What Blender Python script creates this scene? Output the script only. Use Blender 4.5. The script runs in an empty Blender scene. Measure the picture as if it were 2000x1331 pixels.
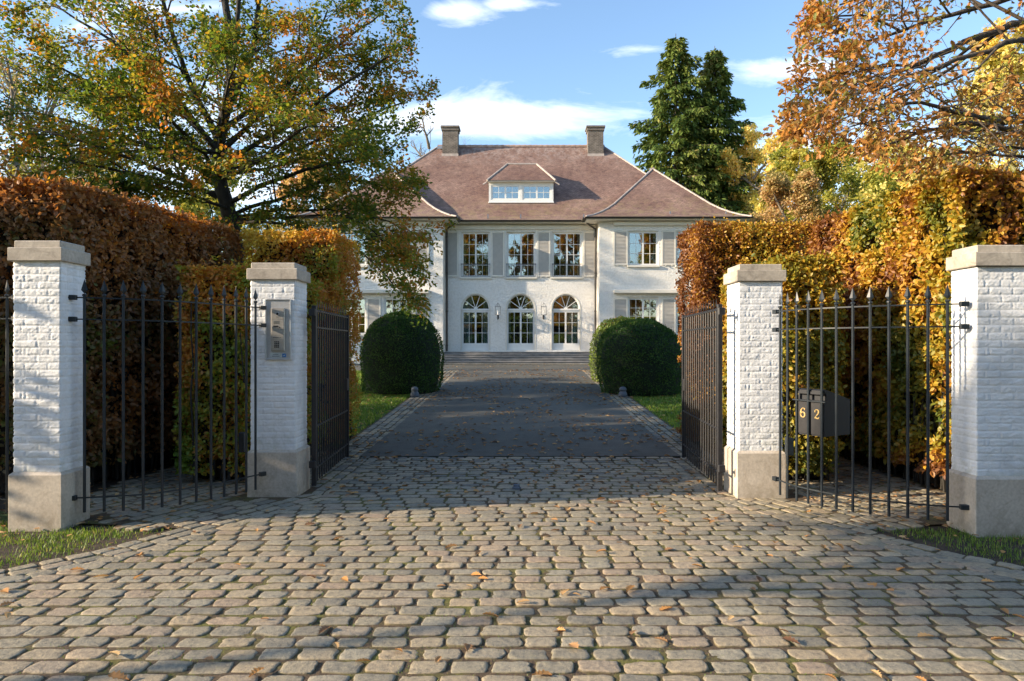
import bpy, math, random
import numpy as np
from mathutils import Vector, Matrix
from mathutils.geometry import tessellate_polygon
R = math.radians
random.seed(7)
rng = np.random.default_rng(11)
scene = bpy.context.scene
COL = scene.collection

# ------------------------------------------------------------------ camera
F, CX, CY, EYE = 1333.0, 1016.0, 675.0, 1.6
cam_data = bpy.data.cameras.new('camera')
cam = bpy.data.objects.new('camera', cam_data); COL.objects.link(cam)
cam_data.sensor_width = 36; cam_data.lens = 36 * F / 2000
cam.location = (0, 0, EYE); cam.rotation_euler = (R(90), 0, 0)
cam_data.shift_x = (1000 - CX) / 2000
cam_data.shift_y = (CY - 665.5) / 2000
cam_data.clip_end = 1500; cam_data.clip_start = 0.05
scene.camera = cam

# ------------------------------------------------------------------ world, sun, exposure
SUN_TO = Vector((-2.2, -0.51, 0.80)).normalized()
world = bpy.data.worlds.new('World'); scene.world = world
world.use_nodes = True
wt = world.node_tree; wt.nodes.clear()
def wn(t, **k):
    n = wt.nodes.new(t)
    for a, b in k.items(): setattr(n, a, b)
    return n
def wl(a, b): wt.links.new(a, b)
def wmath(op, a, b=None, c=None):
    n = wn('ShaderNodeMath', operation=op)
    for i, v in enumerate((a, b, c)):
        if v is None: continue
        if isinstance(v, (int, float)): n.inputs[i].default_value = v
        else: wl(v, n.inputs[i])
    return n.outputs[0]
sky = wn('ShaderNodeTexSky', sky_type='NISHITA')
sky.sun_disc = False
sky.sun_elevation = math.asin(SUN_TO.z)
sky.sun_rotation = math.atan2(SUN_TO.x, SUN_TO.y)
sky.altitude = 50; sky.air_density = 1.1; sky.dust_density = 0.5; sky.ozone_density = 2.6
tc = wn('ShaderNodeTexCoord'); sp = wn('ShaderNodeSeparateXYZ'); wl(tc.outputs['Generated'], sp.inputs[0])
sx, sy, sz = sp.outputs
yy = wmath('MAXIMUM', wmath('ABSOLUTE', sy), 0.12)
gu = wmath('DIVIDE', sx, yy); gv = wmath('DIVIDE', sz, yy)
cmb = wn('ShaderNodeCombineXYZ'); wl(gu, cmb.inputs[0]); wl(wmath('MULTIPLY', gv, 3.0), cmb.inputs[1]); wl(sy, cmb.inputs[2])
nz1 = wn('ShaderNodeTexNoise'); nz1.inputs['Scale'].default_value = 4.2; nz1.inputs['Detail'].default_value = 9; nz1.inputs['Roughness'].default_value = 0.62
nz1.inputs['Distortion'].default_value = 0.5
wl(cmb.outputs[0], nz1.inputs['Vector'])
nz2 = wn('ShaderNodeTexNoise'); nz2.inputs['Scale'].default_value = 1.1; nz2.inputs['Detail'].default_value = 3
wl(cmb.outputs[0], nz2.inputs['Vector'])
# banks of cloud, each a soft region of the sky (direction space) broken up by noise: (u, v, half width, half height, strength)
banks = [(-0.03, 0.325, 0.19, 0.034, 1.0), (-0.46, 0.30, 0.30, 0.13, 0.85), (-0.10, 0.487, 0.05, 0.018, 0.9),
         (0.385, 0.405, 0.10, 0.024, 0.9), (0.14, 0.435, 0.08, 0.016, 0.62), (0.50, 0.27, 0.25, 0.10, 0.8), (-0.75, 0.33, 0.3, 0.3, 0.6), (-0.02, 0.50, 0.035, 0.01, .7)]
acc = None
for (bu, bv, hw, hh, st) in banks:
    a = wmath('DIVIDE', wmath('SUBTRACT', gu, bu), hw); b = wmath('DIVIDE', wmath('SUBTRACT', gv, bv), hh)
    d2 = wmath('ADD', wmath('MULTIPLY', a, a), wmath('MULTIPLY', b, b))
    g = wmath('MULTIPLY', wmath('EXPONENT', wmath('MULTIPLY', d2, -0.8)), st)
    acc = g if acc is None else wmath('MAXIMUM', acc, g)
back = wmath('GREATER_THAN', 0.0, sy)
acc = wmath('SUBTRACT', acc, wmath('MULTIPLY', back, 0.12))
acc = wmath('ADD', acc, 0.10)
dens = wmath('ADD', wmath('MULTIPLY', nz1.outputs[0], 1.3), wmath('MULTIPLY', nz2.outputs[0], 0.35))
cl = wmath('SUBTRACT', wmath('ADD', dens, wmath('MULTIPLY', acc, 0.55)), 1.11)
cl = wmath('MULTIPLY', cl, 2.3)
cln = wn('ShaderNodeClamp'); wl(cl, cln.inputs[0]); cln.inputs['Max'].default_value = 0.74
mixc = wn('ShaderNodeMixRGB'); wl(cln.outputs[0], mixc.inputs[0]); wl(sky.outputs[0], mixc.inputs[1])
mixc.inputs[2].default_value = (5.3, 5.5, 5.9, 1)
bg = wn('ShaderNodeBackground'); wl(mixc.outputs[0], bg.inputs[0]); bg.inputs[1].default_value = 0.145
wo = wn('ShaderNodeOutputWorld'); wl(bg.outputs[0], wo.inputs[0])

sd = bpy.data.lights.new('sun', 'SUN'); sun = bpy.data.objects.new('sun', sd); COL.objects.link(sun)
sd.energy = 4.7; sd.angle = R(0.5); sd.color = (1.0, 0.82, 0.60)
sun.rotation_euler = (-SUN_TO).to_track_quat('-Z', 'Y').to_euler(); sun.location = (-20, -5, 20)
scene.view_settings.view_transform = 'Standard'; scene.view_settings.look = 'None'
scene.view_settings.exposure = 1.18; scene.view_settings.gamma = 1; scene.view_settings.use_curve_mapping = False
scene.cycles.max_bounces = 7; scene.cycles.transparent_max_bounces = 8

# ------------------------------------------------------------------ helpers
def X(u, D): return (u - CX) / F * D
def Z(v, D): return EYE - (v - CY) / F * D
def sstep(t): t = np.clip(t, 0, 1); return t * t * (3 - 2 * t)
def gz(y):
    """ground height: flat at the gate, rising gently to the forecourt"""
    y = np.asarray(y, float)
    return np.interp(y, [9.0, 10.5, 13, 18.3, 22, 25, 27], [0, .02, .095, .31, .50, .655, .68])

def noise3(P, scale, seed=0):
    P = np.asarray(P, float) * scale + seed * 17.31
    i = np.floor(P).astype(np.int64); f = P - i; f = f * f * (3 - 2 * f)
    def h(a, b, c):
        n = (a * 374761393 + b * 668265263 + c * 2147483647 + seed * 974711) & 0xffffffff
        n = ((n ^ (n >> 13)) * 1274126177) & 0xffffffff
        return ((n ^ (n >> 16)) & 0xffff) / 65535.0
    r = 0
    for dx in (0, 1):
        for dy in (0, 1):
            for dz in (0, 1):
                w = (f[..., 0] if dx else 1 - f[..., 0]) * (f[..., 1] if dy else 1 - f[..., 1]) * (f[..., 2] if dz else 1 - f[..., 2])
                r = r + w * h(i[..., 0] + dx, i[..., 1] + dy, i[..., 2] + dz)
    return r
def fbm(P, scale, seed=0, oct=3):
    s = 0; a = 1; t = 0
    for k in range(oct):
        s = s + a * noise3(P, scale * 2 ** k, seed + k); t += a; a *= .5
    return s / t

def tag(o, label=None, cat=None, group=None, kind=None):
    if label: o['label'] = label
    if cat: o['category'] = cat
    if group: o['group'] = group
    if kind: o['kind'] = kind
    return o
def empty(name, loc, label, cat, group=None):
    o = bpy.data.objects.new(name, None); COL.objects.link(o); o.location = loc
    o.empty_display_size = .2
    return tag(o, label, cat, group)
def link(name, me, mat, parent=None):
    o = bpy.data.objects.new(name, me); COL.objects.link(o)
    if mat is not None and not me.materials: me.materials.append(mat)
    if parent is not None:
        o.parent = parent
        # vertices are given in world space: undo the chain of parent locations
        p = parent; off = Vector((0, 0, 0))
        while p is not None: off += p.location; p = p.parent
        o.location = -off
    return o
def mesh_np(name, V, F_, mat, parent=None, tone=None, smooth=False, uv=None):
    """one mesh from arrays; F_ is (m,k)"""
    V = np.asarray(V, np.float32); F_ = np.asarray(F_, np.int32)
    me = bpy.data.meshes.new(name)
    m, k = F_.shape
    me.vertices.add(len(V)); me.vertices.foreach_set('co', V.ravel())
    me.loops.add(m * k); me.loops.foreach_set('vertex_index', F_.ravel())
    me.polygons.add(m); me.polygons.foreach_set('loop_start', np.arange(0, m * k, k, dtype=np.int32))
    me.polygons.foreach_set('loop_total', np.full(m, k, np.int32))
    if smooth: me.polygons.foreach_set('use_smooth', np.ones(m, bool))
    if tone is not None:
        a = me.attributes.new('tone', 'FLOAT', 'POINT'); a.data.foreach_set('value', np.asarray(tone, np.float32))
    me.update(calc_edges=True); me.validate()
    return link(name, me, mat, parent)

class MB:
    def __init__(s): s.v = []; s.f = []; s.uv = []; s.has_uv = False
    def add(s, vs, fs, uvs=None):
        n = len(s.v); s.v += [tuple(p) for p in vs]; s.f += [tuple(i + n for i in f) for f in fs]
        if uvs: s.has_uv = True; s.uv += uvs
        else: s.uv += [[(0, 0)] * len(f) for f in fs]
        return s
    def box(s, x0, x1, y0, y1, z0, z1):
        vs = [(x, y, z) for z in (z0, z1) for y in (y0, y1) for x in (x0, x1)]
        return s.add(vs, [(0, 2, 3, 1), (4, 5, 7, 6), (0, 1, 5, 4), (2, 6, 7, 3), (0, 4, 6, 2), (1, 3, 7, 5)])
    def bevbox(s, x0, x1, y0, y1, z0, z1, b):
        """box with chamfered edges"""
        xs = (x0, x1); ys = (y0, y1); zs = (z0, z1); vs = []
        idx = {}
        for i in (0, 1):
            for j in (0, 1):
                for k in (0, 1):
                    sx_, sy_, sz_ = (1 if i == 0 else -1), (1 if j == 0 else -1), (1 if k == 0 else -1)
                    idx[i, j, k, 0] = len(vs); vs.append((xs[i], ys[j] + sy_ * b, zs[k] + sz_ * b))
                    idx[i, j, k, 1] = len(vs); vs.append((xs[i] + sx_ * b, ys[j], zs[k] + sz_ * b))
                    idx[i, j, k, 2] = len(vs); vs.append((xs[i] + sx_ * b, ys[j] + sy_ * b, zs[k]))
        fs = []
        for i in (0, 1): fs.append([idx[i, 0, 0, 0], idx[i, 1, 0, 0], idx[i, 1, 1, 0], idx[i, 0, 1, 0]])
        for j in (0, 1): fs.append([idx[0, j, 0, 1], idx[1, j, 0, 1], idx[1, j, 1, 1], idx[0, j, 1, 1]])
        for k in (0, 1): fs.append([idx[0, 0, k, 2], idx[1, 0, k, 2], idx[1, 1, k, 2], idx[0, 1, k, 2]])
        for i in (0, 1):
            for j in (0, 1): fs.append([idx[i, j, 0, 0], idx[i, j, 0, 1], idx[i, j, 1, 1], idx[i, j, 1, 0]])
        for i in (0, 1):
            for k in (0, 1): fs.append([idx[i, 0, k, 0], idx[i, 0, k, 2], idx[i, 1, k, 2], idx[i, 1, k, 0]])
        for j in (0, 1):
            for k in (0, 1): fs.append([idx[0, j, k, 1], idx[0, j, k, 2], idx[1, j, k, 2], idx[1, j, k, 1]])
        for i in (0, 1):
            for j in (0, 1):
                for k in (0, 1): fs.append([idx[i, j, k, 0], idx[i, j, k, 1], idx[i, j, k, 2]])
        return s.add(vs, fs)
    def tube(s, pts, r, n=8, cap=True):
        pts = [Vector(p) for p in pts]
        if not isinstance(r, (list, tuple)): r = [r] * len(pts)
        vs = []; fs = []
        up = None
        for i, p in enumerate(pts):
            t = (pts[min(i + 1, len(pts) - 1)] - pts[max(i - 1, 0)]).normalized()
            if up is None:
                up = Vector((0, 0, 1)) if abs(t.z) < .9 else Vector((1, 0, 0))
            a = t.cross(up).normalized(); b = a.cross(t).normalized(); up = b
            for k in range(n):
                w = 2 * math.pi * (k + .5) / n
                vs.append(p + (a * math.cos(w) + b * math.sin(w)) * r[i])
        for i in range(len(pts) - 1):
            for k in range(n):
                k2 = (k + 1) % n
                fs.append((i * n + k, i * n + k2, (i + 1) * n + k2, (i + 1) * n + k))
        if cap: fs.append(tuple(range(n))); fs.append(tuple((len(pts) - 1) * n + k for k in range(n - 1, -1, -1)))
        return s.add(vs, fs)
    def lathe(s, prof, c, n=16):
        vs = []; fs = []
        for (r, z) in prof:
            for k in range(n):
                w = 2 * math.pi * k / n; vs.append((c[0] + r * math.cos(w), c[1] + r * math.sin(w), c[2] + z))
        for i in range(len(prof) - 1):
            for k in range(n):
                k2 = (k + 1) % n; fs.append((i * n + k, i * n + k2, (i + 1) * n + k2, (i + 1) * n + k))
        fs.append(tuple(range(n - 1, -1, -1))); fs.append(tuple((len(prof) - 1) * n + k for k in range(n)))
        return s.add(vs, fs)
    def prism(s, poly, y0, y1):
        """poly of (x,z) extruded along y"""
        n = len(poly); vs = [(x, y0, z) for x, z in poly] + [(x, y1, z) for x, z in poly]
        fs = [tuple(range(n - 1, -1, -1)), tuple(range(n, 2 * n))] + [(i, (i + 1) % n, (i + 1) % n + n, i + n) for i in range(n)]
        return s.add(vs, fs)
    def xf(s, M, start=0):
        s.v[start:] = [tuple(M @ Vector(p)) for p in s.v[start:]]; return s
    def build(s, name, mat, parent=None, smooth=False, bevel=0, autosmooth=False):
        me = bpy.data.meshes.new(name); me.from_pydata(s.v, [], s.f); me.validate()
        if s.has_uv:
            ul = me.uv_layers.new(name='UVMap'); k = 0
            flat = [c for f in s.uv for c in f]
            if len(flat) == len(ul.data):
                for i, c in enumerate(flat): ul.data[i].uv = c
        if smooth:
            for p in me.polygons: p.use_smooth = True
        o = link(name, me, mat, parent)
        if bevel:
            b = o.modifiers.new('bevel', 'BEVEL'); b.width = bevel; b.segments = 2; b.limit_method = 'ANGLE'
        return o

# ------------------------------------------------------------------ materials
class NT:
    def __init__(s, name):
        s.m = bpy.data.materials.new(name); s.m.use_nodes = True; s.t = s.m.node_tree; s.t.nodes.clear()
        s.out = s.n('ShaderNodeOutputMaterial')
    def n(s, t, **k):
        n = s.t.nodes.new(t)
        for a, b in k.items():
            if a.startswith('i_'):
                key = a[2:].replace('_', ' '); n.inputs[key].default_value = b
            else: setattr(n, a, b)
        return n
    def l(s, a, b): s.t.links.new(a, b)
    def co(s, kind='Object', scale=None, rot=None):
        c = s.n('ShaderNodeTexCoord').outputs[kind]
        if scale is None: return c
        m = s.n('ShaderNodeMapping'); s.l(c, m.inputs[0]); m.inputs['Scale'].default_value = scale if isinstance(scale, tuple) else (scale,) * 3
        if rot: m.inputs['Rotation'].default_value = rot
        return m.outputs[0]
    def noise(s, vec, scale, detail=4, rough=.55, dist=0):
        n = s.n('ShaderNodeTexNoise'); s.l(vec, n.inputs['Vector'])
        n.inputs['Scale'].default_value = scale; n.inputs['Detail'].default_value = detail; n.inputs['Roughness'].default_value = rough; n.inputs['Distortion'].default_value = dist
        return n.outputs['Fac']
    def ramp(s, fac, stops, interp='LINEAR'):
        r = s.n('ShaderNodeValToRGB'); r.color_ramp.interpolation = interp
        e = r.color_ramp.elements
        while len(e) > 1: e.remove(e[-1])
        e[0].position = stops[0][0]; c = stops[0][1]; e[0].color = (*c, 1) if len(c) == 3 else c
        for p, c in stops[1:]:
            q = e.new(p); q.color = (*c, 1)
        s.l(fac, r.inputs[0]); return r.outputs[0]
    def mix(s, fac, a, b, mode='MIX'):
        m = s.n('ShaderNodeMixRGB', blend_type=mode)
        for i, v in enumerate((fac, a, b)):
            if isinstance(v, (int, float)): m.inputs[i].default_value = v
            elif isinstance(v, tuple): m.inputs[i].default_value = (*v, 1) if len(v) == 3 else v
            else: s.l(v, m.inputs[i])
        return m.outputs[0]
    def math(s, op, a, b=None):
        m = s.n('ShaderNodeMath', operation=op)
        for i, v in enumerate((a, b)):
            if v is None: continue
            if isinstance(v, (int, float)): m.inputs[i].default_value = v
            else: s.l(v, m.inputs[i])
        return m.outputs[0]
    def bump(s, h, strength=.5, dist=.01, normal=None):
        b = s.n('ShaderNodeBump'); s.l(h, b.inputs['Height']); b.inputs['Strength'].default_value = strength; b.inputs['Distance'].default_value = dist
        if normal is not None: s.l(normal, b.inputs['Normal'])
        return b.outputs[0]
    def pbr(s, col, rough=.6, metal=0, normal=None, spec=.5, **k):
        p = s.n('ShaderNodeBsdfPrincipled')
        for key, v in (('Base Color', col), ('Roughness', rough), ('Metallic', metal), ('Specular IOR Level', spec)):
            if isinstance(v, (int, float)): p.inputs[key].default_value = v
            elif isinstance(v, tuple): p.inputs[key].default_value = (*v, 1) if len(v) == 3 else v
            else: s.l(v, p.inputs[key])
        if normal is not None: s.l(normal, p.inputs['Normal'])
        for a, b in k.items(): p.inputs[a].default_value = b
        s.l(p.outputs[0], s.out.inputs[0]); s.p = p
        return s.m

def leaf_mat(name, stops, trans=.35, gloss=.12, sat_noise=True):
    t = NT(name)
    a = t.n('ShaderNodeAttribute', attribute_name='tone').outputs['Fac']
    c = t.ramp(a, stops)
    d = t.n('ShaderNodeBsdfDiffuse'); t.l(c, d.inputs[0])
    tr = t.n('ShaderNodeBsdfTranslucent'); c2 = t.mix(.35, c, (1.0, .75, .15), 'MULTIPLY'); c3 = t.mix(1.0, c2, (1.5, 1.5, 1.5), 'MULTIPLY'); t.l(c3, tr.inputs[0])
    m1 = t.n('ShaderNodeMixShader'); m1.inputs[0].default_value = trans; t.l(d.outputs[0], m1.inputs[1]); t.l(tr.outputs[0], m1.inputs[2])
    g = t.n('ShaderNodeBsdfGlossy'); g.inputs['Roughness'].default_value = .5; g.inputs[0].default_value = (.8, .8, .8, 1)
    m2 = t.n('ShaderNodeMixShader'); m2.inputs[0].default_value = gloss * .3; t.l(m1.outputs[0], m2.inputs[1]); t.l(g.outputs[0], m2.inputs[2])
    t.l(m2.outputs[0], t.out.inputs[0]); return t.m

def bark_mat(name, c1, c2, scale=6):
    t = NT(name); v = t.co('Object', (scale, scale, scale * .3))
    n = t.noise(v, 2.5, 6, .65); c = t.ramp(n, [(.3, c1), (.7, c2)])
    return t.pbr(c, .9, normal=t.bump(n, .9, .03))
def plain(name, c, rough=.6, metal=0, nscale=9, amt=.25, bump=.15, bd=.003, spec=.5):
    t = NT(name); v = t.co('Object'); n = t.noise(v, nscale, 5)
    lo = tuple(x * (1 - amt) for x in c); hi = tuple(min(1, x * (1 + amt)) for x in c)
    return t.pbr(t.ramp(n, [(.25, lo), (.75, hi)]), rough, metal, t.bump(t.noise(v, nscale * 6, 3), bump, bd), spec)

M = {}
M['iron'] = plain('wrought_iron', (.014, .021, .028), .42, .0, 20, .3, .25, .001)
M['iron_gate'] = plain('gate_iron', (.020, .020, .023), .45, .0, 20, .3, .25, .001)
def mk_white_brick():
    t = NT('white_painted_brick'); v = t.co('Object')
    n = t.noise(v, 3, 6, .6); n2 = t.noise(v, 55, 4, .6)
    c = t.ramp(n, [(.30, (.60, .61, .61)), (.5, (.76, .77, .77)), (.8, (.84, .845, .84))])
    c = t.mix(t.ramp(n2, [(.60, (0, 0, 0)), (.75, (.5, .5, .5))]), c, (.45, .45, .43))
    sp_ = t.n('ShaderNodeSeparateXYZ'); t.l(v, sp_.inputs[0])
    dr = t.noise(t.co('Object', (16, 16, .9)), 1.0, 5, .65)
    hi_ = t.n('ShaderNodeMapRange'); t.l(sp_.outputs[2], hi_.inputs[0]); hi_.inputs[1].default_value = 1.7; hi_.inputs[2].default_value = 2.3
    st_ = t.math('MULTIPLY', hi_.outputs[0], t.ramp(dr, [(.48, (0, 0, 0)), (.70, (1, 1, 1))]))
    c = t.mix(t.math('MULTIPLY', st_, .40), c, (.40, .38, .32))
    lo_ = t.n('ShaderNodeMapRange'); t.l(sp_.outputs[2], lo_.inputs[0]); lo_.inputs[1].default_value = .95; lo_.inputs[2].default_value = .48
    al_ = t.math('MULTIPLY', lo_.outputs[0], t.ramp(t.noise(v, 9, 6, .7), [(.48, (0, 0, 0)), (.68, (1, 1, 1))]))
    c = t.mix(t.math('MULTIPLY', al_, .45), c, (.38, .39, .27))
    return t.pbr(c, .62, normal=t.bump(n2, .35, .006))
M['white_brick'] = mk_white_brick()
def mk_limestone(name, a, b, stain):
    t = NT(name); v = t.co('Object')
    n = t.noise(v, 2.2, 7, .62, .6); n2 = t.noise(v, 40, 4)
    c = t.ramp(n, [(.3, a), (.7, b)])
    s_ = t.ramp(t.noise(v, 4.5, 6, .7, 1.5), [(.50, (0, 0, 0)), (.72, (1, 1, 1))])
    c = t.mix(t.math('MULTIPLY', s_, .65), c, stain)
    c = t.mix(.25, c, t.ramp(n2, [(.35, (.3, .3, .3)), (.65, (1, 1, 1))]), 'MULTIPLY')
    sp_ = t.n('ShaderNodeSeparateXYZ'); t.l(v, sp_.inputs[0]); lo_ = t.n('ShaderNodeMapRange'); t.l(sp_.outputs[2], lo_.inputs[0]); lo_.inputs[1].default_value = .16; lo_.inputs[2].default_value = -.02
    al_ = t.math('MULTIPLY', lo_.outputs[0], t.ramp(t.noise(v, 7, 6, .7), [(.40, (0, 0, 0)), (.60, (1, 1, 1))]))
    c = t.mix(t.math('MULTIPLY', al_, .6), c, (.20, .17, .11))
    return t.pbr(c, .8, normal=t.bump(n2, .4, .004))
M['plinth'] = mk_limestone('limestone_plinth', (.48, .41, .33), (.62, .55, .45), (.36, .29, .21))
M['cap'] = mk_limestone('limestone_cap', (.36, .31, .25), (.58, .52, .43), (.15, .13, .11))
def mk_house_brick():
    t = NT('limewashed_house_brick')
    c0 = t.co('Object'); s_ = t.n('ShaderNodeSeparateXYZ'); t.l(c0, s_.inputs[0])
    cb = t.n('ShaderNodeCombineXYZ'); t.l(t.math('ADD', s_.outputs[0], s_.outputs[1]), cb.inputs[0]); t.l(s_.outputs[2], cb.inputs[1])
    br = t.n('ShaderNodeTexBrick'); t.l(cb.outputs[0], br.inputs['Vector'])
    br.inputs['Scale'].default_value = 1; br.inputs['Brick Width'].default_value = .23; br.inputs['Row Height'].default_value = .075; br.inputs['Mortar Size'].default_value = .012
    br.inputs['Mortar Smooth'].default_value = .6; br.inputs['Color1'].default_value = (.9, .9, .9, 1); br.inputs['Color2'].default_value = (.6, .6, .6, 1); br.inputs['Mortar'].default_value = (0, 0, 0, 1)
    n = t.noise(c0, 9, 4, .65); n3 = t.noise(c0, .7, 5)
    h = t.math('ADD', br.outputs['Color'], t.math('MULTIPLY', n, 1.6))
    c = t.ramp(n3, [(.3, (.80, .775, .72)), (.7, (.87, .845, .79))])
    c = t.mix(.35, c, t.ramp(n, [(.38, (.72, .70, .66)), (.55, (1, 1, 1))]), 'MULTIPLY')
    return t.pbr(c, .75, normal=t.bump(h, .75, .028))
M['house_brick'] = mk_house_brick()
M['cream'] = plain('cream_paint', (.70, .66, .57), .5, 0, 4, .06, .1, .002)
M['window_white'] = plain('white_joinery', (.76, .75, .71), .4, 0, 4, .05, .05, .001)
M['shutter'] = plain('grey_shutter_paint', (.46, .43, .38), .55, 0, 5, .08, .1, .002)
M['gutter'] = plain('dark_brown_gutter', (.035, .028, .022), .5, 0, 6, .3, .1, .002)
M['lead'] = plain('lead_flashing', (.16, .18, .22), .55, 0, 8, .25, .2, .003)
M['bluestone'] = plain('bluestone', (.20, .195, .19), .75, 0, 3, .3, .3, .003)
M['dark_room'] = plain('room_wall', (.12, .10, .085), .9)
M['curtain'] = plain('curtain', (.55, .62, .62), .9)
M['steel'] = plain('brushed_steel', (.42, .40, .37), .38, .6, 60, .12, .1, .0005)
M['steel_plate'] = plain('aluminium_plate', (.55, .56, .57), .33, .55, 30, .08, .1, .0005)
M['black'] = plain('black_plastic', (.01, .01, .012), .35)
M['brass'] = plain('brass_numerals', (.62, .44, .18), .35, .5, 20, .15)
M['blue_sticker'] = plain('blue_sticker', (.02, .16, .42), .4)
M['white_sticker'] = plain('pale_sticker', (.5, .56, .56), .4)
M['grey_print'] = plain('grey_print', (.09, .10, .10), .5)
M['bollard'] = plain('bollard_stone', (.09, .105, .13), .7, 0, 12, .3, .4, .004)
M['soil'] = None
def mk_glass():
    t = NT('window_glass')
    gl = t.n('ShaderNodeBsdfGlossy'); gl.inputs['Roughness'].default_value = .015; gl.inputs[0].default_value = (1, 1, 1, 1)
    v = t.co('Object'); t.l(t.bump(t.noise(v, 1.6, 2), .06, .02), gl.inputs['Normal'])
    tp = t.n('ShaderNodeBsdfTransparent'); tp.inputs[0].default_value = (.74, .80, .78, 1)
    m = t.n('ShaderNodeMixShader'); m.inputs[0].default_value = .30
    t.l(tp.outputs[0], m.inputs[1]); t.l(gl.outputs[0], m.inputs[2]); t.l(m.outputs[0], t.out.inputs[0]); return t.m
M['glass'] = mk_glass()
def mk_roof():
    t = NT('clay_roof_tiles')
    uv = t.n('ShaderNodeUVMap').outputs[0]
    br = t.n('ShaderNodeTexBrick'); t.l(uv, br.inputs['Vector'])
    br.inputs['Scale'].default_value = 1; br.inputs['Brick Width'].default_value = .17; br.inputs['Row Height'].default_value = .105; br.inputs['Mortar Size'].default_value = .009
    br.inputs['Mortar Smooth'].default_value = .3; br.inputs['Color1'].default_value = (.32, .32, .32, 1); br.inputs['Color2'].default_value = (1, 1, 1, 1); br.inputs['Mortar'].default_value = (.0, .0, .0, 1)
    c0 = t.co('Object')
    n1 = t.noise(c0, .55, 6, .6); n2 = t.noise(c0, 4, 5, .7); n3 = t.noise(c0, 22, 2, .6)
    c = t.ramp(n1, [(.34, (.185, .102, .078)), (.5, (.245, .145, .112)), (.66, (.32, .205, .16))])
    c = t.mix(.75, c, t.ramp(n2, [(.35, (.62, .58, .58)), (.5, (1, 1, 1)), (.68, (1.25, 1.22, 1.1))]), 'MULTIPLY')
    c = t.mix(.6, c, t.ramp(n3, [(.35, (.55, .55, .55)), (.6, (1.25, 1.25, 1.25))]), 'MULTIPLY')
    c = t.mix(.45, c, br.outputs['Color'], 'MULTIPLY')
    # pale lichen that grows along the ridge and mossy bands lower down
    sep = t.n('ShaderNodeSeparateXYZ'); t.l(c0, sep.inputs[0])
    up = t.n('ShaderNodeMapRange'); t.l(sep.outputs[2], up.inputs[0]); up.inputs[1].default_value = 12.1; up.inputs[2].default_value = 13.7
    lic = t.math('MULTIPLY', up.outputs[0], t.ramp(t.noise(t.co('Object', (3.5, 3.5, .35)), 1.0, 5, .7), [(.45, (0, 0, 0)), (.62, (1, 1, 1))]))
    c = t.mix(t.math('MULTIPLY', lic, .45), c, (.48, .42, .38))
    dn = t.n('ShaderNodeMapRange'); t.l(sep.outputs[2], dn.inputs[0]); dn.inputs[1].default_value = 10.0; dn.inputs[2].default_value = 8.3
    mos = t.math('MULTIPLY', dn.outputs[0], t.ramp(t.noise(c0, 2.6, 6, .75), [(.46, (0, 0, 0)), (.62, (1, 1, 1))]))
    c = t.mix(t.math('MULTIPLY', mos, .55), c, (.26, .205, .085))
    return t.pbr(c, .82, normal=t.bump(br.outputs['Color'], .5, .02, t.bump(n3, .4, .02)))
M['roof'] = mk_roof()
M['ridge'] = plain('pale_ridge_tile', (.42, .36, .32), .8, 0, 5, .25, .4, .01)
M['ridge_dull'] = plain('ridge_tile', (.36, .25, .20), .8, 0, 3, .35, .4, .01)
def mk_chimney():
    t = NT('weathered_chimney_brick'); c0 = t.co('Object'); s_ = t.n('ShaderNodeSeparateXYZ'); t.l(c0, s_.inputs[0])
    cb = t.n('ShaderNodeCombineXYZ'); t.l(t.math('ADD', s_.outputs[0], s_.outputs[1]), cb.inputs[0]); t.l(s_.outputs[2], cb.inputs[1])
    br = t.n('ShaderNodeTexBrick'); t.l(cb.outputs[0], br.inputs['Vector'])
    br.inputs['Scale'].default_value = 1; br.inputs['Brick Width'].default_value = .22; br.inputs['Row Height'].default_value = .075; br.inputs['Mortar Size'].default_value = .012
    br.inputs['Color1'].default_value = (.10, .082, .068, 1); br.inputs['Color2'].default_value = (.17, .145, .12, 1); br.inputs['Mortar'].default_value = (.24, .21, .18, 1)
    c = t.mix(.7, br.outputs['Color'], t.ramp(t.noise(c0, 3, 5), [(.35, (.5, .5, .5)), (.7, (1.2, 1.2, 1.2))]), 'MULTIPLY')
    return t.pbr(c, .9, normal=t.bump(br.outputs['Fac'], -.5, .02))
M['chimney'] = mk_chimney()
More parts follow.
